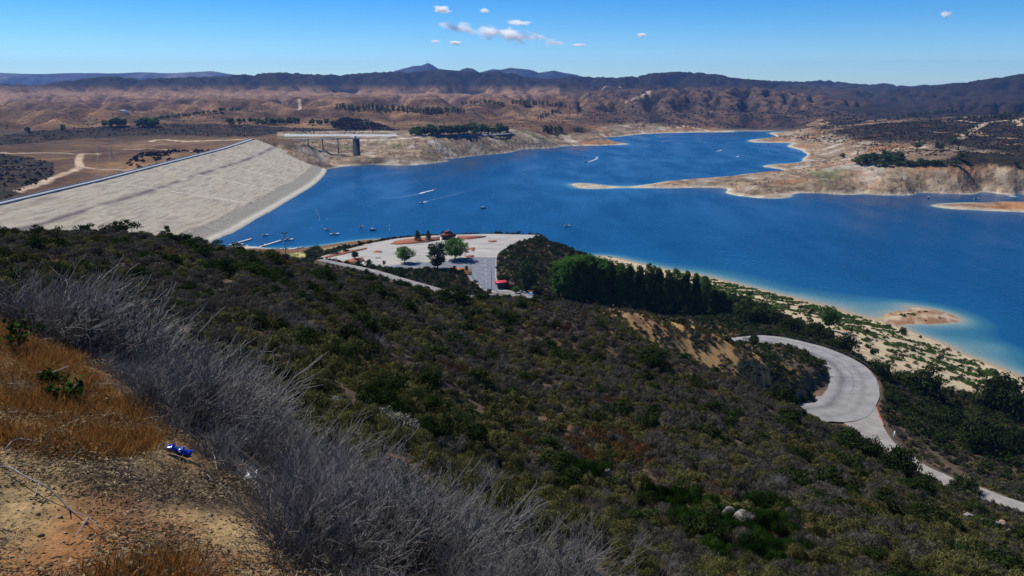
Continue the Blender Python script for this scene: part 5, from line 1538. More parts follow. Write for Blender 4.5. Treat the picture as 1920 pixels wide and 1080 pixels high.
# crushed blue can
p = on_bank(337, 857); q1 = on_bank(313, 849); q2 = on_bank(360, 864)
def can():
    d = q2 - q1; L_ = np.linalg.norm(d) * .97; ang = math.atan2(d[1], d[0])
    root = empty('drink_can', (p[0], p[1], p[2] + 0.045), ang); root.rotation_euler = (0, -math.asin(d[2] / np.linalg.norm(d)), ang)
    tag(root, 'crushed shiny blue can lying on the dirt bank', 'can')
    s = np.linspace(-.5, .5, 17); th = np.arange(20) * 2 * math.pi / 20
    G = np.empty((17, 20, 3)); rr = np.random.default_rng(5)
    for i_, a in enumerate(s):
        R = 0.033 * (1 - 0.24 * math.exp(-((abs(a) - .5) / .06) ** 2)); dent = 0.011 * math.sin(a * 17) + .006 * math.sin(a * 41 + 1)
        G[i_] = np.stack([np.full(20, a * L_), np.cos(th) * (R + .2 * dent), np.sin(th) * (R * .72 + dent * (np.sin(th) > 0))], -1) + rr.normal(size=(20, 3)) * .0016
    Gc = np.concatenate([G, G[:, :1]], 1); mb = MB(); mb.sheet(Gc); mb.build('can_body', M_BLUECAN, root, True)
    for e in (0, -1):
        mb = MB(); c = G[e].mean(0); V = np.vstack([c[None], G[e]]); k = np.arange(20); mb.add(V, np.stack([0 * k, 1 + k, 1 + (k + 1) % 20], -1)); mb.build('can_lid', M_ALU, root)
    mb = MB()
    k = slice(3, 7)
    Gs = Gc[5:12, 3:8] * np.array([1, 1.02, 1.02]) + np.array([0, 0, .0012]); mb.sheet(Gs[::2]); mb.build('silver_patch', M_ALU, root, True)
M_BLUECAN = mat_plain('blue metallic paint', (0.010, 0.045, 0.42), (0.008, 0.03, 0.30), 20.0, 0.22, 0.55, 0.0, 0.6)
M_ALU = mat_plain('bright aluminium', (0.75, 0.76, 0.78), None, 20.0, 0.28, 0.9)
can()
# crumpled white scrap
p = on_bank(470, 902); mb = MB(); rr = np.random.default_rng(9)
a_ = np.linspace(-1, 1, 9); XX, YY = np.meshgrid(a_, a_); ZZ = 0.35 * rr.normal(size=XX.shape) + .7 * np.abs(XX * YY)
mb.sheet(np.stack([XX * .035, YY * .05, ZZ * .03 + .03], -1)); mb.sheet(np.stack([XX * .02 + .015, ZZ * .012, YY * .04 + .07], -1))
o = mb.build('paper_scrap', M_WHITE); o.location = p; tag(o, 'small crumpled white scrap at the edge of the dead brush', 'scrap')

# green weeds on the bank
def weed(seed, n, h):
    r_ = np.random.default_rng(seed); mb = MB()
    for s in range(n):
        a = r_.uniform(0, 6.28); tip = np.array([math.cos(a) * h * r_.uniform(.3, .9), math.sin(a) * h * r_.uniform(.3, .9), h * r_.uniform(.3, 1)])
        mb.tube([(0, 0, -.02), tip * .5 + np.array([0, 0, .02]), tip], .004, 3, 1, .5, False)
        m = 12; c = tip[None] * r_.uniform(.4, 1.1, (m, 1)) + r_.normal(size=(m, 3)) * .02
        d = r_.normal(size=(m, 3)); d[:, 2] = np.abs(d[:, 2]) * .4
        leaves(mb, c, d, r_.uniform(.04, .075, m), r_.uniform(.025, .045, m), r_.uniform(.2, 1, m), 0, r_)
    return mb.mesh('weed', [L_GREEN, M_TWIG])
for k, (a, b, h, lab) in enumerate([(24,655,.26,'bright green leafy weed at the left edge of the bank'),(120,757,.16,'small green weed on the orange grass of the bank'),(98,722,.10,'tiny green weed between the two larger weeds')]):
    o = link('weed', weed(870 + k, 9, h)); o.location = on_bank(a, b); tag(o, lab, 'weed')

# pale rocks on the slope
M_ROCK = mat_plain('pale granite', (0.26, 0.24, 0.21), (0.13, 0.12, 0.10), 3.0, 0.9, 0, 0.04)
M_ROCKO = mat_plain('orange rock', (0.52, 0.36, 0.25), (0.34, 0.22, 0.14), 3.0, 0.9, 0, 0.04)
def rock(a, b, wpx, hpx, lab, mat=M_ROCK, seed=0, dmin=10, lift=0.4):
    p = np.array(hit(a, b, dmin, 0.6)); s = np.linalg.norm(p - [0, 0, H]) / F
    import bmesh as bm_
    bm = bm_.new(); bm_.ops.create_icosphere(bm, subdivisions=3, radius=1.0)
    V = np.array([v.co[:] for v in bm.verts]); rr = np.random.default_rng(seed); pl = rr.normal(size=(7, 3)); pl /= np.linalg.norm(pl, axis=1)[:, None]
    for n_ in pl:
        d = V @ n_; V = V - np.maximum(0, d - .55)[:, None] * n_
    V += 0.06 * np.stack([perlin(V[:, 0] * 3 + seed, V[:, 1] * 3 + k + V[:, 2] * 2, k) for k in range(3)], -1)
    V *= np.array([wpx * s / 2, wpx * s / 2.6, hpx * s / 1.6]); V[:, 2] += hpx * s * lift
    T = np.array([[v.index for v in f.verts] for f in bm.faces]); bm.free()
    o = link('rock', raw_mesh('rock', V, T, np.zeros((0, 4), int), mat)); o.location = p + np.array([0, 0, 0.3]); tag(o, lab, 'rock')
rock(1395, 970, 60, 26, 'long pale rock slab among green broom on the near slope', seed=1)
rock(1365, 957, 26, 16, 'small pale rock at the left end of the long slab', seed=2)
rock(1140, 885, 15, 14, 'single white rock beside a bright green broom clump', seed=3)
rock(413, 544, 8, 10, 'small white rock on the dark slope below the dam', seed=4)
rock(1878, 983, 13, 11, 'orange rock low at the right edge of the slope', M_ROCKO, 5)
rock(1850, 978, 40, 9, 'flat grey rock left of the orange rock', seed=6)
rock(1892, 998, 26, 8, 'flat grey rock below the orange rock', seed=7)
rock(1815, 965, 18, 8, 'small flat grey rock at the upper end of the rocky patch', seed=8)

# pale flowering shrubs behind the brush
pf = shrub_mesh('flower_foliage', [L_PALE, M_TWIG], 1700, 900, .7, .8, (.07, .06), .3, 16)
for a, b, s, lab in [(720,785,1.5,'pale flowering shrub, the left of two behind the dead brush'), (742,790,1.3,'pale flowering shrub, the right of two behind the dead brush'), (630,745,.9,'pale flowering shrub peeping over the dead brush')]:
    p = hit(a, b, 12, .6); o = link('flowering_shrub', pf); o.location = p; o.scale = (s, s, s * .9); tag(o, lab, 'shrub')

# ------------------------------------------------------------------ trees
M_BARK = mat_plain('tree bark', (0.10, 0.075, 0.055), (0.06, 0.045, 0.035), 4.0, 0.9)
def tree_meshes(kind, seed, n, leafmat, lob=16):
    """unit-height tree: (trunk mesh, crown mesh)"""
    r_ = np.random.default_rng(seed); tb = MB(); cb = MB()
    if kind == 'round': base, cz_, rx, rz_ = .24, .62, .46, .36
    elif kind == 'tall': base, cz_, rx, rz_ = .10, .55, .24, .46
    elif kind == 'column': base, cz_, rx, rz_ = .03, .52, .115, .50
    elif kind == 'conifer': base, cz_, rx, rz_ = .10, .55, .34, .46
    else: base, cz_, rx, rz_ = .12, .58, .36, .42
    cl = []
    for k in range(lob):
        f = (k + .5) / lob; zz = cz_ - rz_ + 2 * rz_ * f * .96
        if kind == 'conifer': prof = (1 - f) ** .8 * 1.0 + .08
        else: prof = math.sqrt(max(.05, 1 - ((zz - cz_) / rz_) ** 2))
        a = k * 2.4 + r_.uniform(-.4, .4); q = r_.uniform(.35, .82) * prof * rx
        cl.append((math.cos(a) * q, math.sin(a) * q, zz, r_.uniform(.34, .55) * rx * (prof * .5 + .5), r_.uniform(-.2, .2)))
    top = np.array([r_.normal() * .02, r_.normal() * .02, cz_ + rz_ * .55])
    tp = np.array([(0, 0, -.03), (.006, 0, base * .6), tuple(top * np.array([.6, .6, .5]) + np.array([0, 0, base * .3])), tuple(top)])
    tb.tube(tp, [.026, .020, .014, .004], 7)
    for c in cl[::2]:
        s = np.array([0, 0, max(base * .8, c[2] - .18)]); e = np.array(c[:3]); tb.tube([s, (s + e) / 2 + np.array([0, 0, -.01]), e], [.010, .007, .003], 4, cap=False)
    C = np.array(cl); k = r_.integers(0, lob, n)
    d = r_.normal(size=(n, 3)); d /= np.linalg.norm(d, axis=1)[:, None]
    rad = r_.uniform(.25, 1.08, n) ** .6
    P = C[k, :3] + d * (C[k, 3] * rad)[:, None] * np.array([1, 1, .85])
    A = d + r_.normal(size=(n, 3)) * .6 + (np.array([0, 0, .6]) if kind in ('conifer', 'column', 'tall') else np.array([0, 0, -.1]))
    lf = .082 * math.sqrt(1600 / n) * (rx / .36) ** .5
    leaves(cb, P, A, lf * r_.uniform(.7, 1.4, n), lf * .5 * r_.uniform(.7, 1.3, n), np.clip(.5 + C[k, 4] + r_.normal(size=n) * .16, 0, 1), 0, r_)
    return tb.mesh('trunk', [M_BARK]), cb.mesh('crown', [leafmat])
def plant_tree(name, ms, loc, h, label, group=None, wide=1.0, rz=None, cat='tree'):
    t = empty(name, loc, rng.uniform(0, 6.28) if rz is None else rz); t.scale = (h * wide, h * wide, h)
    tag(t, label, cat, group)
    link('trunk', ms[0], t); link('crown', ms[1], t)
    return t
L_GROVE = mat_leaf('grove leaf', (0.012, 0.032, 0.008), (0.11, 0.20, 0.040), .45)
T_ROUND = [tree_meshes('round', 900 + k, 3200, L_TREE, 20) for k in range(2)]
T_LOOSE = tree_meshes('tall2', 905, 2600, L_TREE2, 18)
T_TALL = [tree_meshes('tall', 910 + k, 3600, [L_TREE, L_GROVE, L_GROVE][k], 24) for k in range(3)]
T_CON = [tree_meshes('conifer', 920 + k, 2400, L_GROVE, 22) for k in range(2)]
T_COL = tree_meshes('column', 925, 2200, L_PINE, 20)
T_WILL = tree_meshes('round', 926, 2200, L_WILLOW, 14)
T_SMALL = [tree_meshes('round', 930 + k, 500, L_TREE2, 10) for k in range(2)]
LZ = 40.0
def lot_tree(ms, bx, by, topy, label, wide=1.0, name='lot_tree', group=None):
    x, y = (float(c) for c in at_z(bx, by, LZ)); zt = float(at_d(bx, topy, y)[2])
    return plant_tree(name, ms, (x, y, LZ + .1), zt - LZ, label, group, wide)
lot_tree(T_ROUND[0], 759, 493, 464, 'round leafy tree standing alone at the near edge of the lot', 1.4, 'leafy_tree')
lot_tree(T_LOOSE, 821, 504, 456, 'loose grey green tree on the orange mulch bed', 1.25, 'leafy_tree')
lot_tree(T_ROUND[1], 853, 487, 449, 'broad leafy tree casting round shade on the lot', 1.6, 'leafy_tree')
lot_tree(T_CON[0], 783, 451, 432.5, 'dark conifer, the left of two beside the restroom hut', 1.2, 'conifer_tree')
lot_tree(T_CON[1], 803, 449.5, 432.5, 'dark conifer, the right of two beside the restroom hut', 1.1, 'conifer_tree')
lot_tree(T_SMALL[0], 666, 485.5, 471.5, 'small round tree on the red earth at the lot corner', 1.3, 'young_tree')
lot_tree(T_SMALL[1], 646.5, 469, 458, 'small tree on the long red strip by the shore', 1.2, 'young_tree')
lot_tree(T_SMALL[0], 691.5, 501, 487, 'ragged small tree beside the access road', 1.1, 'young_tree')
lot_tree(T_SMALL[1], 673, 499, 489, 'low dark young tree between the corner tree and the access road', 1.2, 'young_tree')
lot_tree(T_SMALL[1], 720, 498.5, 489, 'thin sapling at the near edge of the lot', .8, 'young_tree')
lot_tree(T_SMALL[0], 852, 513, 499, 'thin sapling at the middle of the orange mulch bed', .7, 'young_tree')
lot_tree(T_SMALL[1], 875, 510, 499, 'thin sapling at the right end of the orange mulch bed', .7, 'young_tree')
lot_tree(T_LOOSE, 988, 549, 491, 'tall dark tree beside the parked white truck', .85, 'tall_tree')
lot_tree(T_ROUND[0], 967, 551, 538, 'small lollipop tree left of the parked white truck', 1.1, 'young_tree')
# low spiky plants at the near edge of the lot
def spiky(seed, n=60):
    r_ = np.random.default_rng(seed); mb = MB(); a = r_.uniform(0, 6.28, n); e = r_.uniform(.15, 1.3, n)
    d = np.stack([np.cos(a) * np.cos(e), np.sin(a) * np.cos(e), np.sin(e)], -1)
    leaves(mb, d * .45 + np.array([0, 0, .05]), d, .9 * r_.uniform(.7, 1.1, n), .09, r_.uniform(.2, 1, n), 0, r_); return mb.mesh('spiky_foliage', [L_TREE2])
SPK = spiky(940)
for k, (a, b, s, lab) in enumerate([(748,507,3.0,'broad low shrub leftmost along the near edge of the lot'),(766,505,1.6,'small spiky plant between two larger ones by the lot'),(778,509,2.3,'spiky fan plant by the near edge of the lot'),(793,507,2.3,'spiky fan plant nearest the grey green tree')]):
    x, y = (float(c) for c in at_z(a, b, LZ)); o = link('spiky_plant', SPK); o.location = (x, y, gz(x, y)); o.scale = (s, s, s * .8); o.rotation_euler = (0, 0, k); tag(o, lab, 'plant')

# the dark grove below the mound
grove = [(1048,585,487,1.5,0),(1062,590,481,1.3,0),(1078,592,478,1.4,0),(1095,592,476,1.4,0),(1112,592,480,1.3,0),(1126,595,484,1.2,0),(1142,597,490,1.1,0),(1160,600,493,1.1,2),(1178,602,496,1,0),(1196,604,500,1.0,2),(1215,606,496,1.1,1),(1232,608,503,1,0),(1250,609,508,1.0,1),(1264,610,503,1.1,2),(1282,611,510,1.0,0),(1300,612,514,1.0,2),(1318,612,518,1.1,1),(1336,612,540,1.6,2),(1350,614,545,1.6,1),(1364,614,552,1.5,2)]
for k, (a, b, t, w, kd_) in enumerate(grove):
    z0 = np.interp(a, [1040, 1380], [30, 26]); x, y = (float(c) for c in at_z(a, b, z0)); z0 = gz(x, y); zt = float(at_d(a, t, y)[2])
    lab = 'light green broad crowned tree at the left end of the dark grove' if k < 6 else ('tall dark slender tree in the middle of the grove below the mound' if k < 17 else 'bushy dark tree at the right end of the grove')
    plant_tree('grove_tree', T_TALL[0] if k < 6 else (T_CON[k % 2] if k % 3 != 1 else T_TALL[1 + k % 2]), (x, y, z0 - .3), zt - z0, lab, lab.replace('tree', 'trees'), w * (.82 if k < 6 else .62))
x, y, z = hit(1554, 618, 250); plant_tree('shore_tree', T_WILL, (x, y, z), 45 / F * y, 'lone light green tree on the sand below the hairpin', None, 1.0)
# cypress on the left skyline and its big round neighbour
x, y, z = at_d(313, 440, 175); x, y = float(x), float(y); z0 = gz(x, y); zt = float(at_d(313, 423, y)[2])
plant_tree('cypress_tree', T_COL, (x, y, z0), zt - z0, 'slim dark cypress standing against the pale dam', None, 1.1)

# large dark shrubs
P_BIG = [shrub_mesh('shrub_foliage', [L_DARK, M_TWIG], 1800 + v, 3200, 1.0, .95, (.085, .06), .15, 24) for v in range(3)]
P_BIG2 = shrub_mesh('shrub_foliage', [L_TREE2, M_TWIG], 1810, 2400, 1.0, .95, (.09, .05), .3, 20)
def big(px, py, wpx, hpx, lab, dmin=30, m=None, lift=1.0, name='large_shrub'):
    p = hit(px, py, dmin, lift); s = math.sqrt(p[0] ** 2 + p[1] ** 2 + (p[2] - H) ** 2) / F
    o = link(name, m or P_BIG[abs(int(px)) % 3]); o.location = (p[0], p[1], p[2] - .15)
    o.scale = (wpx * s / 1.9, wpx * s / 1.9, hpx * s * .95); o.rotation_euler = (0, 0, px % 6.28); tag(o, lab, 'shrub')
big(352,462,62,22,'round dark shrub right of the slim cypress', 60)
big(470,505,85,36,'wide dark green shrub on the slope below the docks', 60)
big(850,560,78,40,'big dark rounded shrub in front of the parking lot', 120)
big(905,560,45,28,'dark shrub between the big round one and the red roofed kiosk', 120)
big(825,562,36,20,'low dark shrub left of the big round one before the lot', 120)
big(800,705,70,52,'dark round shrub alone in the middle of the slope', 35)
big(1225,680,80,50,'dark shrub mass beside the knoll of orange soil', 90)
big(1418,605,86,52,'big dark oak shrub above the hairpin road', 230)
big(1488,619,56,30,'dark oak shrub at the left of the row above the guard rail', 250)
big(1530,632,64,34,'dark oak shrub in the middle of the row above the guard rail', 250)
big(1578,650,56,32,'dark oak shrub at the right of the row above the guard rail', 250)
big(1447,668,34,18,'green bush between the orange knoll and the road', 200, P_BIG2)
big(1410,640,30,22,'small dark bush where the road goes behind the knoll', 230)
big(1646,700,62,36,'dark oak shrub right of the hairpin bend', 200)
big(1722,730,86,54,'big dark oak shrub on the slope below the bend', 200)
big(1885,775,100,80,'huge dark oak at the right edge above the sand', 180)
big(1840,840,90,70,'wide dark shrub on the slope over the dirt road', 150)
big(1780,800,70,46,'dark olive shrub below the big oak shrub', 150)
big(1905,845,40,60,'bright green bush at the right edge', 150, P_BIG2)
big(1578,822,80,34,'dark shrub cluster at the near lip beside the road', 95)
big(1630,846,60,44,'dark shrub hiding the near corner of the road', 95)
big(1690,880,76,62,'dark leafy shrub standing over the dirt road', 95)
big(1722,915,70,46,'dark shrub below the one over the dirt road', 80)
big(1805,915,50,36,'round dark shrub in front of the dirt road', 80)
big(20,530,70,70,'very dark tall shrub at the far left edge', 12)
big(1480,775,50,26,'dark shrub where the road dips behind the slope', 110)
big(1460,745,60,40,'dark shrub at the foot of the orange knoll', 120)
big(600,700,40,34,'small round green shrub behind the brush', 25, P_BIG2)
big(688,722,50,36,'olive round shrub on the middle slope', 25, P_BIG2)
big(973,461,9,9,'small round dark shrub on the pale kerb of the lot', 400, None, 0)
big(865,438,26,11,'low dark tree shrub behind the restroom hut', 480, None, 0)
big(588,478,42,22,'round bright green bush beside the docks', 400, P_BIG2, 0)
big(625,476,24,13,'smaller green bush right of the round one by the docks', 400, P_BIG2, 0)
big(648,472,12,8,'tiny green bush on the yellow beach slope', 400, P_BIG2, 0)
# shrubs along the far rim of the lot
rim = smooth_path(np.array([[*[float(c) for c in at_z(a, b, 40.0)], 40] for a, b in [(640,468.5),(700,453.5),(745,445.5),(790,441),(830,439.3),(880,438),(930,437.2),(980,437.6),(1014,439),(1030,443),(1048,450),(1062,458)]]), 2.6)
for k, p in enumerate(rim):
    o = link('rim_shrub', P_LOW['dark'][k % 3] if k % 4 else P_LOW['olive'][k % 3]); s = rng.uniform(1.3, 2.1)
    o.location = (p[0] + rng.normal() * .5, p[1] + 1.0 + rng.normal() * .4, gz(p[0], p[1] + 1)); o.scale = (s * 1.2, s * 1.2, s); o.rotation_euler = (0, 0, rng.uniform(0, 6))
    tag(o, 'low dark shrub along the far rim of the parking lot', 'shrub', 'shrubs along the far rim of the parking lot')

# far trees in rows and groups
FT = {'pine': [], 'broad': []}
for k in range(3):
    for kd_, ty, lm in (('pine', 'tall', L_PINE), ('broad', 'round', L_PINE)):
        a, b = tree_meshes(ty, 960 + k, 150, lm, 8)
        FT[kd_].append((a, b))
def joined(ms, name):
    """trunk and crown of a far tree as one mesh"""
    V = []; T = []; Q = []; mi = []; tn = []; off = 0
    for m_, me in enumerate(ms):
        v = np.empty(len(me.vertices) * 3, np.float32); me.vertices.foreach_get('co', v); v = v.reshape(-1, 3)
        t = np.empty(len(me.vertices), np.float32); me.attributes['tone'].data.foreach_get('value', t)
        for p in me.polygons:
            (T if p.loop_total == 3 else Q).append([q + off for q in p.vertices] + [m_])
        V.append(v); tn.append(t); off += len(v)
    T = np.array(T, int).reshape(-1, 4); Q = np.array(Q, int).reshape(-1, 5)
    return raw_mesh(name, np.concatenate(V), T[:, :3], Q[:, :4], [M_BARK, ms[1].materials[0]], np.concatenate([T[:, 3], Q[:, 4]]), False, np.concatenate(tn))
FJ = {k: [joined(m, 'far_tree') for m in v] for k, v in FT.items()}
def tree_row(poly, n, hpx, kind, label, group, dmin=900, jx=2.0, jy=0.8, wide=1.0):
    P = np.array(poly, float); d = np.concatenate([[0], np.cumsum(np.linalg.norm(np.diff(P, axis=0), axis=1))])
    for k in range(n):
        s = d[-1] * (k + rng.uniform(.1, .9)) / n
        a = np.interp(s, d, P[:, 0]) + rng.normal() * jx * .4; b = np.interp(s, d, P[:, 1]) + rng.normal() * jy * .5
        x, y, z = hit(a, b, dmin); h = hpx / F * y * rng.uniform(.7, 1.25)
        o = link('pine_tree' if kind == 'pine' else 'broad_tree', FJ[kind][k % 3]); o.location = (x, y, z - .03 * h); w = wide * rng.uniform(.85, 1.2)
        o.scale = (h * w, h * w, h); o.rotation_euler = (0, 0, rng.uniform(0, 6.28)); tag(o, label, 'tree', group)
tree_row([(630,204.5),(700,206),(745,208),(792,212),(830,211),(872,212)], 62, 10, 'pine', 'dark tree in the long row along the brown plateau', 'tree row on the brown plateau', 1500, wide=.9)
tree_row([(958,195),(1000,196),(1040,199),(1068,203)], 26, 7.5, 'pine', 'dark tree in the row on the ridge right of the plateau', 'tree row on the right ridge', 1500)
tree_row([(1007,225),(1030,217),(1049,210)], 13, 7.5, 'pine', 'dark tree in the short slanting row down the brown hill', 'slanting tree row', 1500)
tree_row([(1018,248),(1056,248)], 10, 13, 'pine', 'tall dark tree in the clump by the far shore', 'tall tree clump at the far shore', 1500, 1, .5, 1.1)
tree_row([(1074,246),(1094,246)], 5, 6, 'broad', 'small dark tree right of the tall shore clump', 'small trees right of the shore clump', 1500)
tree_row([(866,194.5),(905,193),(948,196)], 13, 5, 'broad', 'scattered small tree on the bare hilltop at centre', 'hilltop trees at centre', 1500)
tree_row([(482,234),(520,233),(562,231.5)], 15, 9, 'broad', 'dark tree in the group above the dam end', 'trees above the dam end', 1500)
tree_row([(580,234),(628,233)], 9, 9, 'broad', 'dark tree in the group left of the dark slope', 'trees left of the dark slope', 1500)
tree_row([(770,255),(800,254),(850,252),(900,250),(950,250)], 36, 14, 'broad', 'broad dark tree in the belt behind the far boat ramp', 'tree belt behind the far boat ramp', 1500, 3, 2, 1.2)
tree_row([(197,238),(240,236)], 9, 13, 'broad', 'dark tree in the left clump on the brown flat', 'left tree clump', 1200)
tree_row([(260,238),(293,238)], 8, 14, 'broad', 'dark tree in the dense clump behind the dam', 'dense tree clump behind the dam', 1200, 2, 1, 1.2)
tree_row([(290,225),(340,219),(390,213),(452,206)], 30, 5.5, 'broad', 'small tree in the long line climbing the brown hill', 'line of small trees on the hill', 1500)
tree_row([(425,232),(470,230),(560,231)], 17, 9, 'broad', 'dark tree in the row along the foot of the brown hill', 'tree row along the hill foot', 1500)
tree_row([(53,251),(54,251)], 1, 11, 'broad', 'single dark tree at far left on the brown flat', None, 1200)
tree_row([(117,246),(118,246)], 1, 11, 'broad', 'single dark tree right of the far left one', None, 1200)
tree_row([(1533,244),(1570,239),(1622,229)], 24, 6.5, 'pine', 'dark tree in the row on the pale right bank ridge', 'tree row on the right bank ridge', 1500)
tree_row([(1678,224),(1730,217),(1790,210)], 26, 7.5, 'pine', 'dark tree in the row along the top of the right bank', 'tree row atop the right bank', 1500)
tree_row([(1790,226),(1850,222),(1918,216)], 20, 6.5, 'broad', 'dark tree on the upper right edge of the right bank', 'upper right bank trees', 1200)
tree_row([(1605,307),(1640,303),(1690,303)], 16, 15, 'broad', 'dense dark tree above the pale shore of the right bank', 'dense trees above the right shore', 900, 3, 3, 1.2)
tree_row([(1640,312),(1700,310),(1800,310)], 22, 9, 'broad', 'dark tree in the hedge line over the right shore', 'hedge line over the right shore', 900, 2, 1, 1.3)
for k, (a, b, h, lab) in enumerate([(1787,270,17,'round dark tree on the bare orange slope of the right bank'),(1811,257,13,'smaller round tree above the one on the orange slope'),(1720,280,14,'dark tree at the left of the bare clearing'),(1762,282,16,'dark tree behind the bare clearing'),(1800,300,15,'dark tree at the right end of the bare clearing'),(1822,242,9,'lone tree by the pale track on the right bank'),(1905,312,9,'small tree at the far right shore edge'),(1580,297,8,'tiny lone tree on the pale shore of the right bank')]):
    tree_row([(a, b), (a + .1, b)], 1, h, 'broad', lab, None, 900, 0, 0, 1.25)
tree_row([(640,206.5),(790,213)], 12, 6, 'broad', 'low dark shrub tree under the plateau row', 'low trees under the plateau row', 1500)

# ------------------------------------------------------------------ restroom hut, kiosk
M_ROOFRED = mat_plain('dark red roof tile', (0.22, 0.035, 0.025), (0.14, 0.025, 0.02), 1.5, 0.8, 0, 0.03)
M_ROOFBR = mat_plain('bright red roof metal', (0.50, 0.035, 0.045), (0.40, 0.03, 0.04), 0.8, 0.5)
M_WALLW = mat_plain('cream wall', (0.60, 0.57, 0.50), (0.50, 0.47, 0.41), 0.8, 0.9)
M_DARKWALL = mat_plain('dark brown boards', (0.055, 0.035, 0.025), (0.04, 0.028, 0.02), 2.0, 0.9)
def hut():
    x, y = (float(c) for c in at_z(840, 449.5, 40.0)); root = empty('restroom_hut', (x, y, 40.05)); tag(root, 'small hut with a dark red hipped roof and pale end walls', 'hut')
    w, d, h = 9.4, 6.0, 3.0
    mb = MB(); mb.box((0, d / 2, h / 2), (w - 2.2, d, h)); mb.build('wall', M_DARKWALL, root)
    for s in (-1, 1):
        mb = MB(); mb.box((s * (w / 2 - .5), d / 2 - .6, 1.2), (1.3, d - .2, 2.4)); mb.build('end_wall', M_WALLW, root)
    for s in (-1, 0, 1):
        mb = MB(); mb.box((s * 2.2, -.04, 1.05), (1.0, .08, 2.1)); o = mb.build('door', M_WOODPOLE, root)
        mb = MB(); mb.box((s * 2.2 + .38, -.1, 1.05), (.06, .06, .16)); mb.build('handle', M_STEEL, o)
    def hip(z0, w0, d0, z1, w1, d1):
        mb = MB(); c = d / 2
        V = [(-w0, c - d0, z0), (w0, c - d0, z0), (w0, c + d0, z0), (-w0, c + d0, z0), (-w1, c - d1, z1), (w1, c - d1, z1), (w1, c + d1, z1), (-w1, c + d1, z1)]
        mb.add(V, [[0, 3, 2, 1], [4, 5, 6, 7], [0, 1, 5, 4], [1, 2, 6, 5], [2, 3, 7, 6], [3, 0, 4, 7]]); return mb.build('roof', M_ROOFRED, root)
    hip(h - .35, w / 2 + .9, d / 2 + 1.2, h + 1.5, 2.2, .9); r2 = hip(h + 1.9, 2.9, 1.6, h + 2.9, .9, .15)
    mb = MB(); mb.box((0, d / 2, h + 1.7), (3.6, 1.6, .42)); mb.build('roof_vent', M_DARKWALL, root)
    mb = MB(); mb.box((0, d / 2, h + 3.5), (.35, .35, 1.4)); mb.build('chimney', M_WHITE, root)
    mb = MB(); mb.box((0, d / 2, -.02), (w + 3, d + 4, .16)); mb.build('slab', M_KERB, root)
hut()
def kiosk():
    # entrance kiosk: flat flaring red roof on a dark booth
    x, y, z = at_d(940, 540, 417); x, y = float(x), float(y); z = 40.02; root = empty('entrance_kiosk', (x, y, z), .12); tag(root, 'small dark kiosk under a bright red roof at the lot entrance', 'kiosk')
    zt = 3.7
    mb = MB(); mb.box((0, 0, (zt - 1) / 2), (4.2, 3.0, zt - 1)); mb.build('wall', M_DARKWALL, root)
    for s in (-1, 1):
        mb = MB(); mb.box((s * 1.0, -1.53, zt * .5), (1.2, .06, 1.0)); f = mb.build('window', M_GLASS, root)
    mb = MB(); mb.box((0, 0, zt - .8), (6.6, 5.0, .5), taper=1.04); mb.build('eave', M_DARKWALL, root)
    mb = MB(); mb.box((0, 0, zt - .2), (7.0, 5.4, .7), taper=.72); mb.build('roof', M_ROOFBR, root)
    mb = MB(); mb.box((0, -1.54, .9), (1.0, .05, 1.8)); mb.build('door', M_WOODPOLE, root)
kiosk()

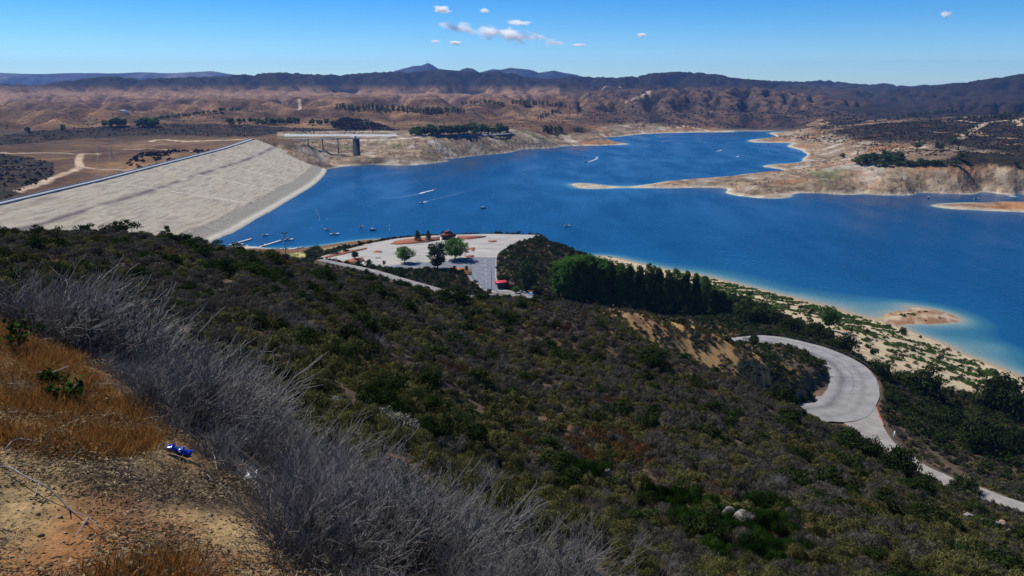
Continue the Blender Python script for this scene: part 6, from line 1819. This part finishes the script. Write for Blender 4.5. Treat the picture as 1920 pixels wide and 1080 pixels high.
# ------------------------------------------------------------------ vehicles
def paint(name, c): return mat_plain(name, c, tuple(q * .93 for q in c), 1.0, .3, 0, 0, .5)
C_WHITE = paint('white car paint', (.75, .75, .74)); C_SILVER = paint('silver car paint', (.45, .47, .5)); C_DARK = paint('dark car paint', (.04, .045, .05)); C_REDC = paint('red car paint', (.35, .03, .03)); C_BLUE = paint('pale blue car paint', (.42, .52, .75))
M_LAMPG = mat_plain('lamp glass', (.7, .7, .65), None, 2, .15); M_TAIL = mat_plain('tail lamp red', (.4, .02, .02), None, 2, .25)
def car_meshes(bodymat, truck=False):
    L_, w = (5.4, 1.95) if truck else (4.6, 1.8)
    out = []
    def prism(prof, w0, w1=None):
        P = np.array(prof); n = len(P); w1 = w1 if w1 is not None else w0
        hh = (P[:, 1] - P[:, 1].min()) / (np.ptp(P[:, 1]) + 1e-9); ww = w0 * (1 - hh) + w1 * hh
        V = np.vstack([np.column_stack([P[:, 0], -ww / 2, P[:, 1]]), np.column_stack([P[:, 0], ww / 2, P[:, 1]])])
        mb = MB(); k = np.arange(n); mb.add(V, np.stack([k, k + n, (k + 1) % n + n, (k + 1) % n], -1))
        c1 = np.vstack([V[:n], V[:n].mean(0)]); mb.add(c1, np.stack([k, (k + 1) % n, 0 * k + n], -1)); c2 = np.vstack([V[n:], V[n:].mean(0)]); mb.add(c2, np.stack([(k + 1) % n, k, 0 * k + n], -1)); return mb
    h = L_ / 2
    low = [(-h, .38), (-h, .85), (-h * .92, .98), (h * .35, 1.0), (h * .9, .86), (h, .72), (h, .36)]
    out.append(('body', prism(low, w * .98, w).mesh('car_body', [bodymat])))
    cab = [(-h * .1 if truck else -h * .82, .985), (-h * .04 if truck else -h * .62, 1.52), (h * .16, 1.54), (h * .42, .985)]
    out.append(('glasshouse', prism(cab, w * .94, w * .76).mesh('car_glass', [M_GLASS])))
    c2 = np.array(cab); out.append(('roof', MB().box(((c2[1, 0] + c2[2, 0]) / 2, 0, 1.55), (c2[2, 0] - c2[1, 0] + .25, w * .78, .06)).mesh('car_roof', [bodymat])))
    if truck: out.append(('bed_liner', MB().box((-h * .5, 0, 1.0), (h * .78, w * .8, .05)).mesh('bed', [M_DARKMETAL])))
    for s in (-1, 1):
        out.append(('headlight', MB().box((h, s * w * .36, .72), (.06, .34, .14)).mesh('lamp', [M_LAMPG])))
        out.append(('tail_light', MB().box((-h, s * w * .4, .78), (.06, .2, .2)).mesh('lamp', [M_TAIL])))
        for f in (-.62, .62):
            mb = MB(); mb.tube([(h * f, s * w * .5 - s * .22, .34), (h * f, s * w * .5 + s * .02, .34)], .34, 14); mb.tube([(h * f, s * w * .5 + s * .021, .34), (h * f, s * w * .5 + s * .03, .34)], .2, 10, 1)
            out.append(('wheel', mb.mesh('wheel', [M_RUBBER, M_STEEL])))
    return out
CARS = {k: car_meshes(m, t) for k, (m, t) in {'white': (C_WHITE, False), 'silver': (C_SILVER, False), 'dark': (C_DARK, False), 'red': (C_REDC, False), 'truck': (C_WHITE, True), 'blue': (C_BLUE, False)}.items()}
def car(kind, loc, rz, label, group=None, name='parked_car', parts=True, cat='car'):
    if parts:
        r0 = empty(name, loc, rz); tag(r0, label, cat, group)
        for nm, me in CARS[kind]: link(nm, me, r0)
    else:
        r0 = link(name, FARCAR[kind]); r0.location = loc; r0.rotation_euler = (0, 0, rz); tag(r0, label, cat, group)
    return r0
def far_car(kind):
    mb = MB(); mats = [CARS[kind][0][1].materials[0], M_GLASS, M_RUBBER]
    for nm, me in CARS[kind]:
        v = np.empty(len(me.vertices) * 3, np.float32); me.vertices.foreach_get('co', v)
        k = {'glasshouse': 1, 'wheel': 2, 'bed_liner': 2}.get(nm, 0)
        t3 = [list(p.vertices) for p in me.polygons if p.loop_total == 3]; t4 = [list(p.vertices) for p in me.polygons if p.loop_total == 4]
        base = mb.n; V = v.reshape(-1, 3); mb.v.append(V); mb.t.append(np.full(len(V), .5)); mb.n += len(V)
        for q, F_ in ((3, t3), (4, t4)):
            if F_: mb.f[q].append(np.array(F_) + base); mb.m[q].append(np.full(len(F_), k))
    return mb.mesh('far_car', mats)
FARCAR = {k: far_car(k) for k in CARS}
def onroad(px, py, D):
    x, y, z = at_d(px, py, D); x, y = float(x), float(y); zz = [P[np.argmin(np.hypot(P[:, 0] - x, P[:, 1] - y))] for P in PATHS[:1]][0]
    return x, y, max(gz(x, y), zz[2] if math.hypot(zz[0] - x, zz[1] - y) < zz[3] / 2 else -99) + .02
car('truck', onroad(983, 549, 407), 2.3, 'white pickup truck parked under the tall dark tree', None, 'pickup_truck', True, 'truck')
car('blue', onroad(995, 555, 400), 2.2, 'pale blue white car parked behind the white pickup', None, 'parked_car')
# cars far off at the boat ramp
cp = [(788,256),(800,255),(812,255.5),(823,254.5),(834,254),(846,253.5),(856,253),(866,252.5),(874,253.5),(884,252),(893,252.5),(902,251.5),(912,251.8),(922,251),(931,250.6),(941,250.2),(880,255),(898,254.2),(915,253.4),(860,255.5),(951,249.5),(930,252.5)]
for k, (a, b) in enumerate(cp):
    kd_ = ['white', 'white', 'silver', 'white', 'dark', 'truck', 'red'][k % 7]; p = hit(a, b, 1400)
    col_ = {'white': 'white', 'silver': 'silver', 'dark': 'dark', 'truck': 'white pickup', 'red': 'red'}[kd_]
    car(kd_, (p[0], p[1], p[2] + .05), rng.uniform(-.4, .4) + (1.57 if k % 2 else 0), f'tiny {col_} car parked before the far tree belt', f'{col_} cars parked before the far tree belt', 'parked_car', False)
for k, (a, b) in enumerate([(484,263.5),(494,262.8),(503,262.5),(489,261.5)]):
    p = hit(a, b, 1350); car(['white', 'silver', 'white', 'dark'][k], (p[0], p[1], p[2] + .05), 1.2, 'tiny car parked at the far end of the dam crest', 'cars at the far end of the dam crest', 'parked_car', False)

# ------------------------------------------------------------------ poles, signs
def light_pole(px, D, topy, lab, arms=2, arm=1.6, mat=M_STEEL, basez=None):
    x, y, zt = at_d(px, topy, D); x, y, zt = float(x), float(y), float(zt); z0 = gz(x, y) if basez is None else basez
    h = zt - z0; root = empty('street_lamp', (x, y, z0)); tag(root, lab, 'street lamp')
    mb = MB(); mb.tube([(0, 0, -.5), (0, 0, h * .5), (0, 0, h)], [.20, .16, .11], 8); mb.build('pole', mat, root)
    mb = MB(); mb.box((0, 0, .2), (.6, .6, .5)); mb.build('base', M_CONC, root)
    for s in ((-1, 1) if arms == 2 else (1,)):
        mb = MB(); mb.tube([(0, 0, h - .4), (s * arm * .6, -.1 * s, h - .05), (s * arm, -.15 * s, h)], .06, 5); a = mb.build('arm', mat, root)
        mb = MB(); mb.box((s * (arm + .35), -.15 * s, h), (.9, .4, .2), taper=.8); mb.build('lamp_head', mat, a)
light_pole(921.5, 412, 498, 'tall double armed lamp post by the lot entrance', 2, 1.7)
light_pole(887, 438, 514, 'short lamp post with one arm beside the grey asphalt lane', 1, 1.9, M_STEEL, 40)
light_pole(905.5, 578, 426.5, 'slim lamp post on the far rim of the lot against the water', 1, .7)
light_pole(558, 480, 463.5, 'short dark pole near the third dock', 1, .4, M_DARKMETAL)
def tpole(px, D, topy, lab):
    x, y, zt = at_d(px, topy, D); x, y, zt = float(x), float(y), float(zt); z0 = gz(x, y); h = zt - z0
    root = empty('floodlight_pole', (x, y, z0)); tag(root, lab, 'pole')
    mb = MB(); mb.tube([(0, 0, -.5), (0, 0, h)], [.22, .15], 8); mb.build('pole', M_DARKMETAL, root)
    w = 4.2 / F * D
    mb = MB(); mb.box((0, 0, h - .1), (2 * w, .22, .22)); mb.build('cross_arm', M_DARKMETAL, root)
    for s in (-1, 1):
        mb = MB(); mb.box((s * w * .85, -.1, h + .35), (.9, .5, .6), taper=.7); mb.build('lamp_head', M_DARKMETAL, root)
tpole(533, 390, 437.5, 'dark floodlight pole standing in front of the docks')
tpole(160.5, 128, 429, 'small dark pole on the left skyline against the dam')
for px, py, D, h, m, lab in [(1509, 679, 262, 1.7, M_DARKMETAL, 'tiny dark road sign on the inside of the hairpin'), (1675, 832, 197, 2.2, M_WHITE, 'white marker post beside the red kerb'), (812, 541, 402, 2.2, M_KERB, 'pale post at the lower end of the access road')]:
    x, y, z = at_d(px, py, D); x, y = float(x), float(y); z = gz(x, y); root = empty('sign_post', (x, y, z)); tag(root, lab, 'sign post')
    mb = MB(); mb.box((0, 0, h / 2 - .2), (.16 if m is not M_WHITE else .4, .12, h + .4)); mb.build('post', m, root)
    if m is M_DARKMETAL:
        mb = MB(); mb.box((0, -.05, h - .1), (.6, .05, .75)); mb.build('sign_plate', M_DARKMETAL, root)

# ------------------------------------------------------------------ docks and boats
M_DOCK = mat_plain('pale dock boards', (.55, .53, .50), (.42, .40, .38), .8, .9)
def dock(a, b, lab, w=2.6):
    p = np.array([*[float(c) for c in at_z(*a, 0.0)]]); q = np.array([*[float(c) for c in at_z(*b, 0.0)]]); d = q - p; L_ = np.linalg.norm(d); ang = math.atan2(d[1], d[0])
    root = empty('floating_dock', (p[0], p[1], 0), ang); tag(root, lab, 'dock')
    mb = MB(); mb.box((L_ / 2, 0, .55), (L_, w, .25)); mb.build('deck', M_DOCK, root)
    n = max(3, int(L_ / 6))
    for k in range(n):
        mb = MB(); mb.box((L_ * (k + .5) / n, 0, .15), (L_ / n * .7, w * .9, .55)); mb.build('float', M_DARKMETAL, root)
    for s in (-1, 1):
        mb = MB(); mb.tube([(L_ * .96, s * w * .55, -3), (L_ * .96, s * w * .55, 2.2)], .16, 7); mb.build('pile', M_WOODPOLE, root)
dock((430,460.5),(472,448.5),'leftmost pale floating dock beside the foot of the dam')
dock((484,465),(527,451.5),'middle pale floating dock by the floodlight pole')
dock((533,470.5),(568,464),'rightmost pale dock beside the round green bush')
M_HULLW = paint('white hull', (.78, .78, .76)); M_HULLD = paint('dark hull', (.05, .055, .07)); M_SEATB = mat_plain('dark boat canvas', (.05, .06, .09), None, 2, .8)
def boat_meshes(hull, L_=6.5, w=2.4, cabin=True):
    out = []; s = np.linspace(0, 1, 11); half = w / 2 * np.where(s < .55, .92 + .08 * s / .55, np.sqrt(np.clip(1 - ((s - .55) / .45) ** 2.2, 0, 1)))
    sheer = .75 + .35 * s ** 2; xx = (s - .45) * L_
    P = [np.column_stack([xx, -half, sheer]), np.column_stack([xx, -half * .75, 0 * s - .1]), np.column_stack([xx, 0 * s, -.35 + .3 * s ** 3]), np.column_stack([xx, half * .75, 0 * s - .1]), np.column_stack([xx, half, sheer])]
    mb = MB(); mb.sheet(np.stack(P, 1)); mb.sheet(np.stack([P[0], P[0] * np.array([1, .85, 1]) - [0, 0, .05], P[4] * np.array([1, .85, 1]) - [0, 0, .05], P[4]], 1)[:, ::-1])
    mb.add([P[k][0] for k in range(5)], [[0, 1, 2]], 0); mb.add([P[k][0] for k in (0, 2, 4)] , [[0, 1, 2]], 0); mb.add([P[k][0] for k in (2, 3, 4)], [[0, 1, 2]], 0)
    out.append(('hull', mb.mesh('hull', [hull])))
    mb = MB(); mb.box((L_ * .1, 0, 1.25), (.1, w * .72, .6), taper=.9); mb.box((L_ * .16, w * .33, 1.2), (.8, .06, .45)); mb.box((L_ * .16, -w * .33, 1.2), (.8, .06, .45)); out.append(('windscreen', mb.mesh('windscreen', [M_GLASS])))
    mb = MB(); mb.box((-L_ * .1, 0, .95), (1.4, w * .6, .4)); mb.box((-L_ * .26, 0, 1.0), (.5, w * .7, .6)); out.append(('seat', mb.mesh('seat', [M_SEATB])))
    if cabin:
        mb = MB(); mb.box((-L_ * .06, 0, 2.2), (2.3, w * .8, .1)); 
        for a in (-1, 1):
            for b in (-1, 1): mb.box((-L_ * .06 + a * 1.05, b * w * .37, 1.5), (.07, .07, 1.4))
        out.append(('canopy', mb.mesh('canopy', [M_SEATB if hull is M_HULLW else M_HULLW])))
    mb = MB(); mb.box((-L_ * .48, 0, .8), (.5, .45, .9), taper=.7); mb.box((-L_ * .48, 0, 0), (.2, .2, 1.0)); out.append(('outboard_motor', mb.mesh('outboard', [M_DARKMETAL])))
    return out
BOATS = {'white': boat_meshes(M_HULLW), 'open': boat_meshes(M_HULLW, 6.0, 2.3, False), 'dark': boat_meshes(M_HULLD), 'big': boat_meshes(M_HULLW, 9.0, 3.0)}
def boat(kind, px, py, rz, lab, group=None):
    x, y = (float(c) for c in at_z(px, py, 0.0)); t = empty('motor_boat', (x, y, .05), rz); tag(t, lab, 'boat', group)
    for nm, me in BOATS[kind]: link(nm, me, t)
    return t
boat('open', 613, 431, 2.9, 'small white boat, leftmost of those off the middle dock')
boat('big', 627, 439.5, .15, 'larger white boat nearest the parking lot shore')
boat('white', 677, 426, 1.4, 'white boat seen end on beside a dark one')
boat('dark', 699, 432, .2, 'dark boat right of the white one seen end on')
boat('dark', 906, 391, .3, 'dark boat alone in the middle of the near water')
boat('white', 1063, 424, .05, 'pale boat drifting right of the parking lot point')
boat('open', 497, 441.5, .4, 'tiny white boat between the two left docks')
boat('big', 541, 450, 0.1, 'white boat just beyond the floodlight pole')
boat('big', 447, 459.5, .35, 'white boat moored along the leftmost dock')
boat('white', 458, 462.5, .3, 'second boat moored below the leftmost dock')
boat('open', 493, 461, 1.2, 'small boat at the shore end of the middle dock')
boat('open', 522, 468.5, .2, 'white boat left of the rightmost dock')
boat('open', 538, 467.5, .3, 'white boat tied to the rightmost dock')
boat('white', 814, 356, .25, 'speedboat pulling a long white wake')
boat('white', 791, 381, 3.3, 'speedboat with a short white wake below the faster one')
boat('open', 1099, 303.5, 3.4, 'white boat curving in the middle distance')
boat('white', 1239, 266, .1, 'far white boat left of the pair under the hills')
boat('open', 1223, 273.5, .1, 'tiny far boat below the far white boat')
boat('open', 1182, 262, 1.4, 'tiny far boat off the tip of the left spit')
boat('big', 1354, 281.5, .2, 'white boat on the far water toward the right bank')
boat('big', 1387, 292.5, .1, 'brightest white boat near the right bank')
boat('open', 1441, 271, .1, 'tiny white boat in the bay of the right bank')
boat('dark', 1741, 372, 1.2, 'dark boat in the cove on the right')
boat('white', 1830, 373, .05, 'white boat in the cove right of the dark boat')
# wakes: low ridges of foam on the water
def mat_foam():
    m, N, L, out = nodes_of('foam'); b = N.new('ShaderNodeBsdfDiffuse'); b.inputs['Color'].default_value = (.8, .83, .86, 1); t = N.new('ShaderNodeBsdfTransparent'); mx = N.new('ShaderNodeMixShader')
    at = N.new('ShaderNodeAttribute'); at.attribute_name = 'tone'; n = noise_node(N, L, .5, 4); k = N.new('ShaderNodeMath'); k.operation = 'MULTIPLY'; L.new(at.outputs['Fac'], k.inputs[0]); L.new(remap(N, L, n, .35, .6, .3, 1.3), k.inputs[1]); k.use_clamp = True
    L.new(k.outputs[0], mx.inputs[0]); L.new(t.outputs[0], mx.inputs[1]); L.new(b.outputs[0], mx.inputs[2]); L.new(mx.outputs[0], out.inputs['Surface']); return m
M_FOAM = mat_foam()
def wake(pts, w0, w1, a0, a1, hgt=.35):
    P = np.array([[*[float(c) for c in at_z(a, b, 0.0)], .03] for a, b in pts]); P = smooth_path(P, 2.0); n = nrm2(P); k = np.linspace(0, 1, len(P)); w = w0 + (w1 - w0) * k
    prof = [(-.5, 0), (-.25, 1), (0, .5), (.25, 1), (.5, 0)]
    G = np.stack([np.column_stack([P[:, :2] + n * (w * o)[:, None], .03 + hgt * q * (1 - k) ** .5 + 0 * k]) for o, q in prof], 1)
    tone = np.stack([(a0 + (a1 - a0) * k) * f for f in (.25, 1, .8, 1, .25)], 1)
    mb = MB(); mb.sheet(G[:, ::-1], 0, tone[:, ::-1]); o = mb.build('wake_foam', M_FOAM); tag(o, kind='stuff')
wake([(814,356.3),(806,358),(796,360.5),(787,363)], 2.2, 5.0, 1, .8)
wake([(787,363),(760,368),(735,371),(705,369.5)], 4, 7, .14, .02, .1)
wake([(791,381),(797,378.5),(800,377.5)], 2, 3.5, 1, .5)
wake([(800,377.5),(850,365),(900,352)], 3.5, 12, .05, .01, .1)
wake([(1099,303.5),(1108,302),(1118,298),(1120,293)], 3, 7, .8, .1, .2)
wake([(1354,281.5),(1348,283),(1343,284)], 3, 5, .9, .3, .3)
wake([(1387,292.5),(1380,294)], 3, 5, .9, .4, .3)
wake([(1239,266),(1245,266.3)], 3, 4, .9, .4, .3)
# buoys
by = MB(); by.tube([(0, 0, -.5), (0, 0, .4), (0, 0, .9), (0, 0, 1.2)], [.55, .55, .35, .05], 10); by.tube([(0, 0, 1.2), (0, 0, 1.7)], .05, 5)
BUOY = by.mesh('buoy', [M_WHITE])
for k, (a, b) in enumerate([(594,394),(595.5,398),(597,402),(598.5,407),(600,411),(599,415),(614,411),(604,425),(731,424),(731,431)]):
    o = link('buoy', BUOY); x, y = (float(c) for c in at_z(a, b, 0.0)); o.location = (x, y, 0); tag(o, 'small white buoy in the line off the foot of the dam' if k < 8 else 'small white buoy left of the parking lot point', 'buoy', 'white buoys in line off the dam' if k < 8 else 'white buoys left of the lot point')
# worn white marks on the asphalt lane
for k, (a, b) in enumerate([(909, 489), (909.5, 497), (910, 506), (911, 516), (912, 528)]):
    h_ = 2.6 + .4 * k
    poly_sheet('road_marking', [(a - .3, b - h_ / 2), (a + .3, b - h_ / 2), (a + .35, b + h_ / 2), (a - .35, b + h_ / 2)], 40.0, 40.02, M_PALE)
# ramp at the marina
poly_sheet('ramp', [(408,470),(430,462),(480,463),(520,469),(560,474),(500,482),(420,476)], 1.2, 1.6, M_CONC, 'structure', 3.0)
# far boat-ramp lot
def far_lot():
    a = [hit(p, q, 1400) for p, q in [(780,256.5),(880,256.5),(965,251.5),(965,249.5),(880,252),(790,254)]]
    z = max(p[2] for p in a) + .3
    import mathutils
    P = [Vector((p[0], p[1], p[2] + .6)) for p in a]; V = np.array([tuple(p) for p in P]); T = np.array(mathutils.geometry.tessellate_polygon([P]))
    o = link('pavement', raw_mesh('pavement', V, T, np.zeros((0, 4), int), M_ASPH)); o['kind'] = 'structure'
far_lot()

# ------------------------------------------------------------------ clouds: wisps of fair-weather cumulus
def mat_cloud(scale, dens, seed, cut):
    m, N, L, out = nodes_of('cloud vapour')
    v = N.new('ShaderNodeVolumePrincipled'); v.inputs['Color'].default_value = (1, 1, 1, 1); v.inputs['Anisotropy'].default_value = 0.35
    tc = N.new('ShaderNodeTexCoord'); mp = N.new('ShaderNodeMapping'); L.new(tc.outputs['Object'], mp.inputs[0]); mp.inputs['Location'].default_value = (seed * 3.1, seed * 1.7, seed * .9); mp.inputs['Scale'].default_value = scale
    n = noise_node(N, L, 1.0, 6, vec=mp.outputs[0], rough=.6)
    ln = N.new('ShaderNodeVectorMath'); ln.operation = 'LENGTH'; L.new(tc.outputs['Object'], ln.inputs[0])
    f = remap(N, L, ln.outputs['Value'], .1, .98, .15, -.17)
    ad = N.new('ShaderNodeMath'); ad.operation = 'ADD'; L.new(n, ad.inputs[0]); L.new(f, ad.inputs[1])
    d = remap(N, L, ad.outputs[0], cut, cut + .2, 0, dens)
    L.new(d, v.inputs['Density']); L.new(v.outputs[0], out.inputs['Volume']); return m
def cloud(px, py, wpx, hpx, label, seed, count, tilt=0.0, D=20000, dens=.045, cut=.50):
    """a body of vapour: thin fair weather cumulus"""
    import bmesh
    x, y, z = (float(c) for c in at_d(px, py, D)); s = D / F
    bm = bmesh.new(); bmesh.ops.create_icosphere(bm, subdivisions=3, radius=1.0); me = bpy.data.meshes.new('cloud'); bm.to_mesh(me); bm.free()
    me.materials.append(mat_cloud((wpx / 62, 1.3, max(.9, hpx / 24)), dens, seed, cut))
    o = link('cloud', me); o.location = (x, y, z); o.scale = (wpx * s / 2, 350, hpx * s / 2); o.rotation_euler = (0, tilt, 0); tag(o, label, 'cloud', None, 'thing')
cloud(945, 64, 270, 30, 'long white wispy cloud, the largest in the sky', 1, 2600, math.radians(8), cut=.44, dens=.016)
cloud(964, 43, 66, 16, 'thin cloud streak over the largest cloud', 2, 420, math.radians(-3))
cloud(826, 18, 44, 15, 'small white puff high left of the largest cloud', 3, 340)
cloud(909, 20, 30, 13, 'tiny white puff straight above the largest cloud', 4, 200)
cloud(1202, 66, 26, 11, 'tiny white puff far right of the largest cloud', 5, 190)
cloud(853, 80, 28, 9, 'tiny faint puff at the left foot of the largest cloud', 6, 90)
cloud(816, 77, 22, 6, 'faintest puff, leftmost at the foot of the cloud', 7, 40)
cloud(1085, 85, 44, 8, 'flat faint streak at the right end of the largest cloud', 8, 130)
cloud(1771, 27, 20, 14, 'very faint puff high in the right of the sky', 9, 40)

# ------------------------------------------------------------------ haze
def haze():
    m, N, L, out = nodes_of('haze'); v = N.new('ShaderNodeVolumePrincipled'); v.inputs['Color'].default_value = (.22, .44, 1.0, 1); v.inputs['Density'].default_value = 3.2e-5; v.inputs['Anisotropy'].default_value = 0.0
    L.new(v.outputs[0], out.inputs['Volume'])
    mb = MB(); y0, y1, hw, z0, z1 = -200.0, 14600.0, 14000.0, -60.0, 460.0
    mb.box((0, (y0 + y1) / 2, (z0 + z1) / 2), (2 * hw, y1 - y0, z1 - z0)); o = mb.build('haze', m, None, False, False); tag(o, kind='stuff')
haze()
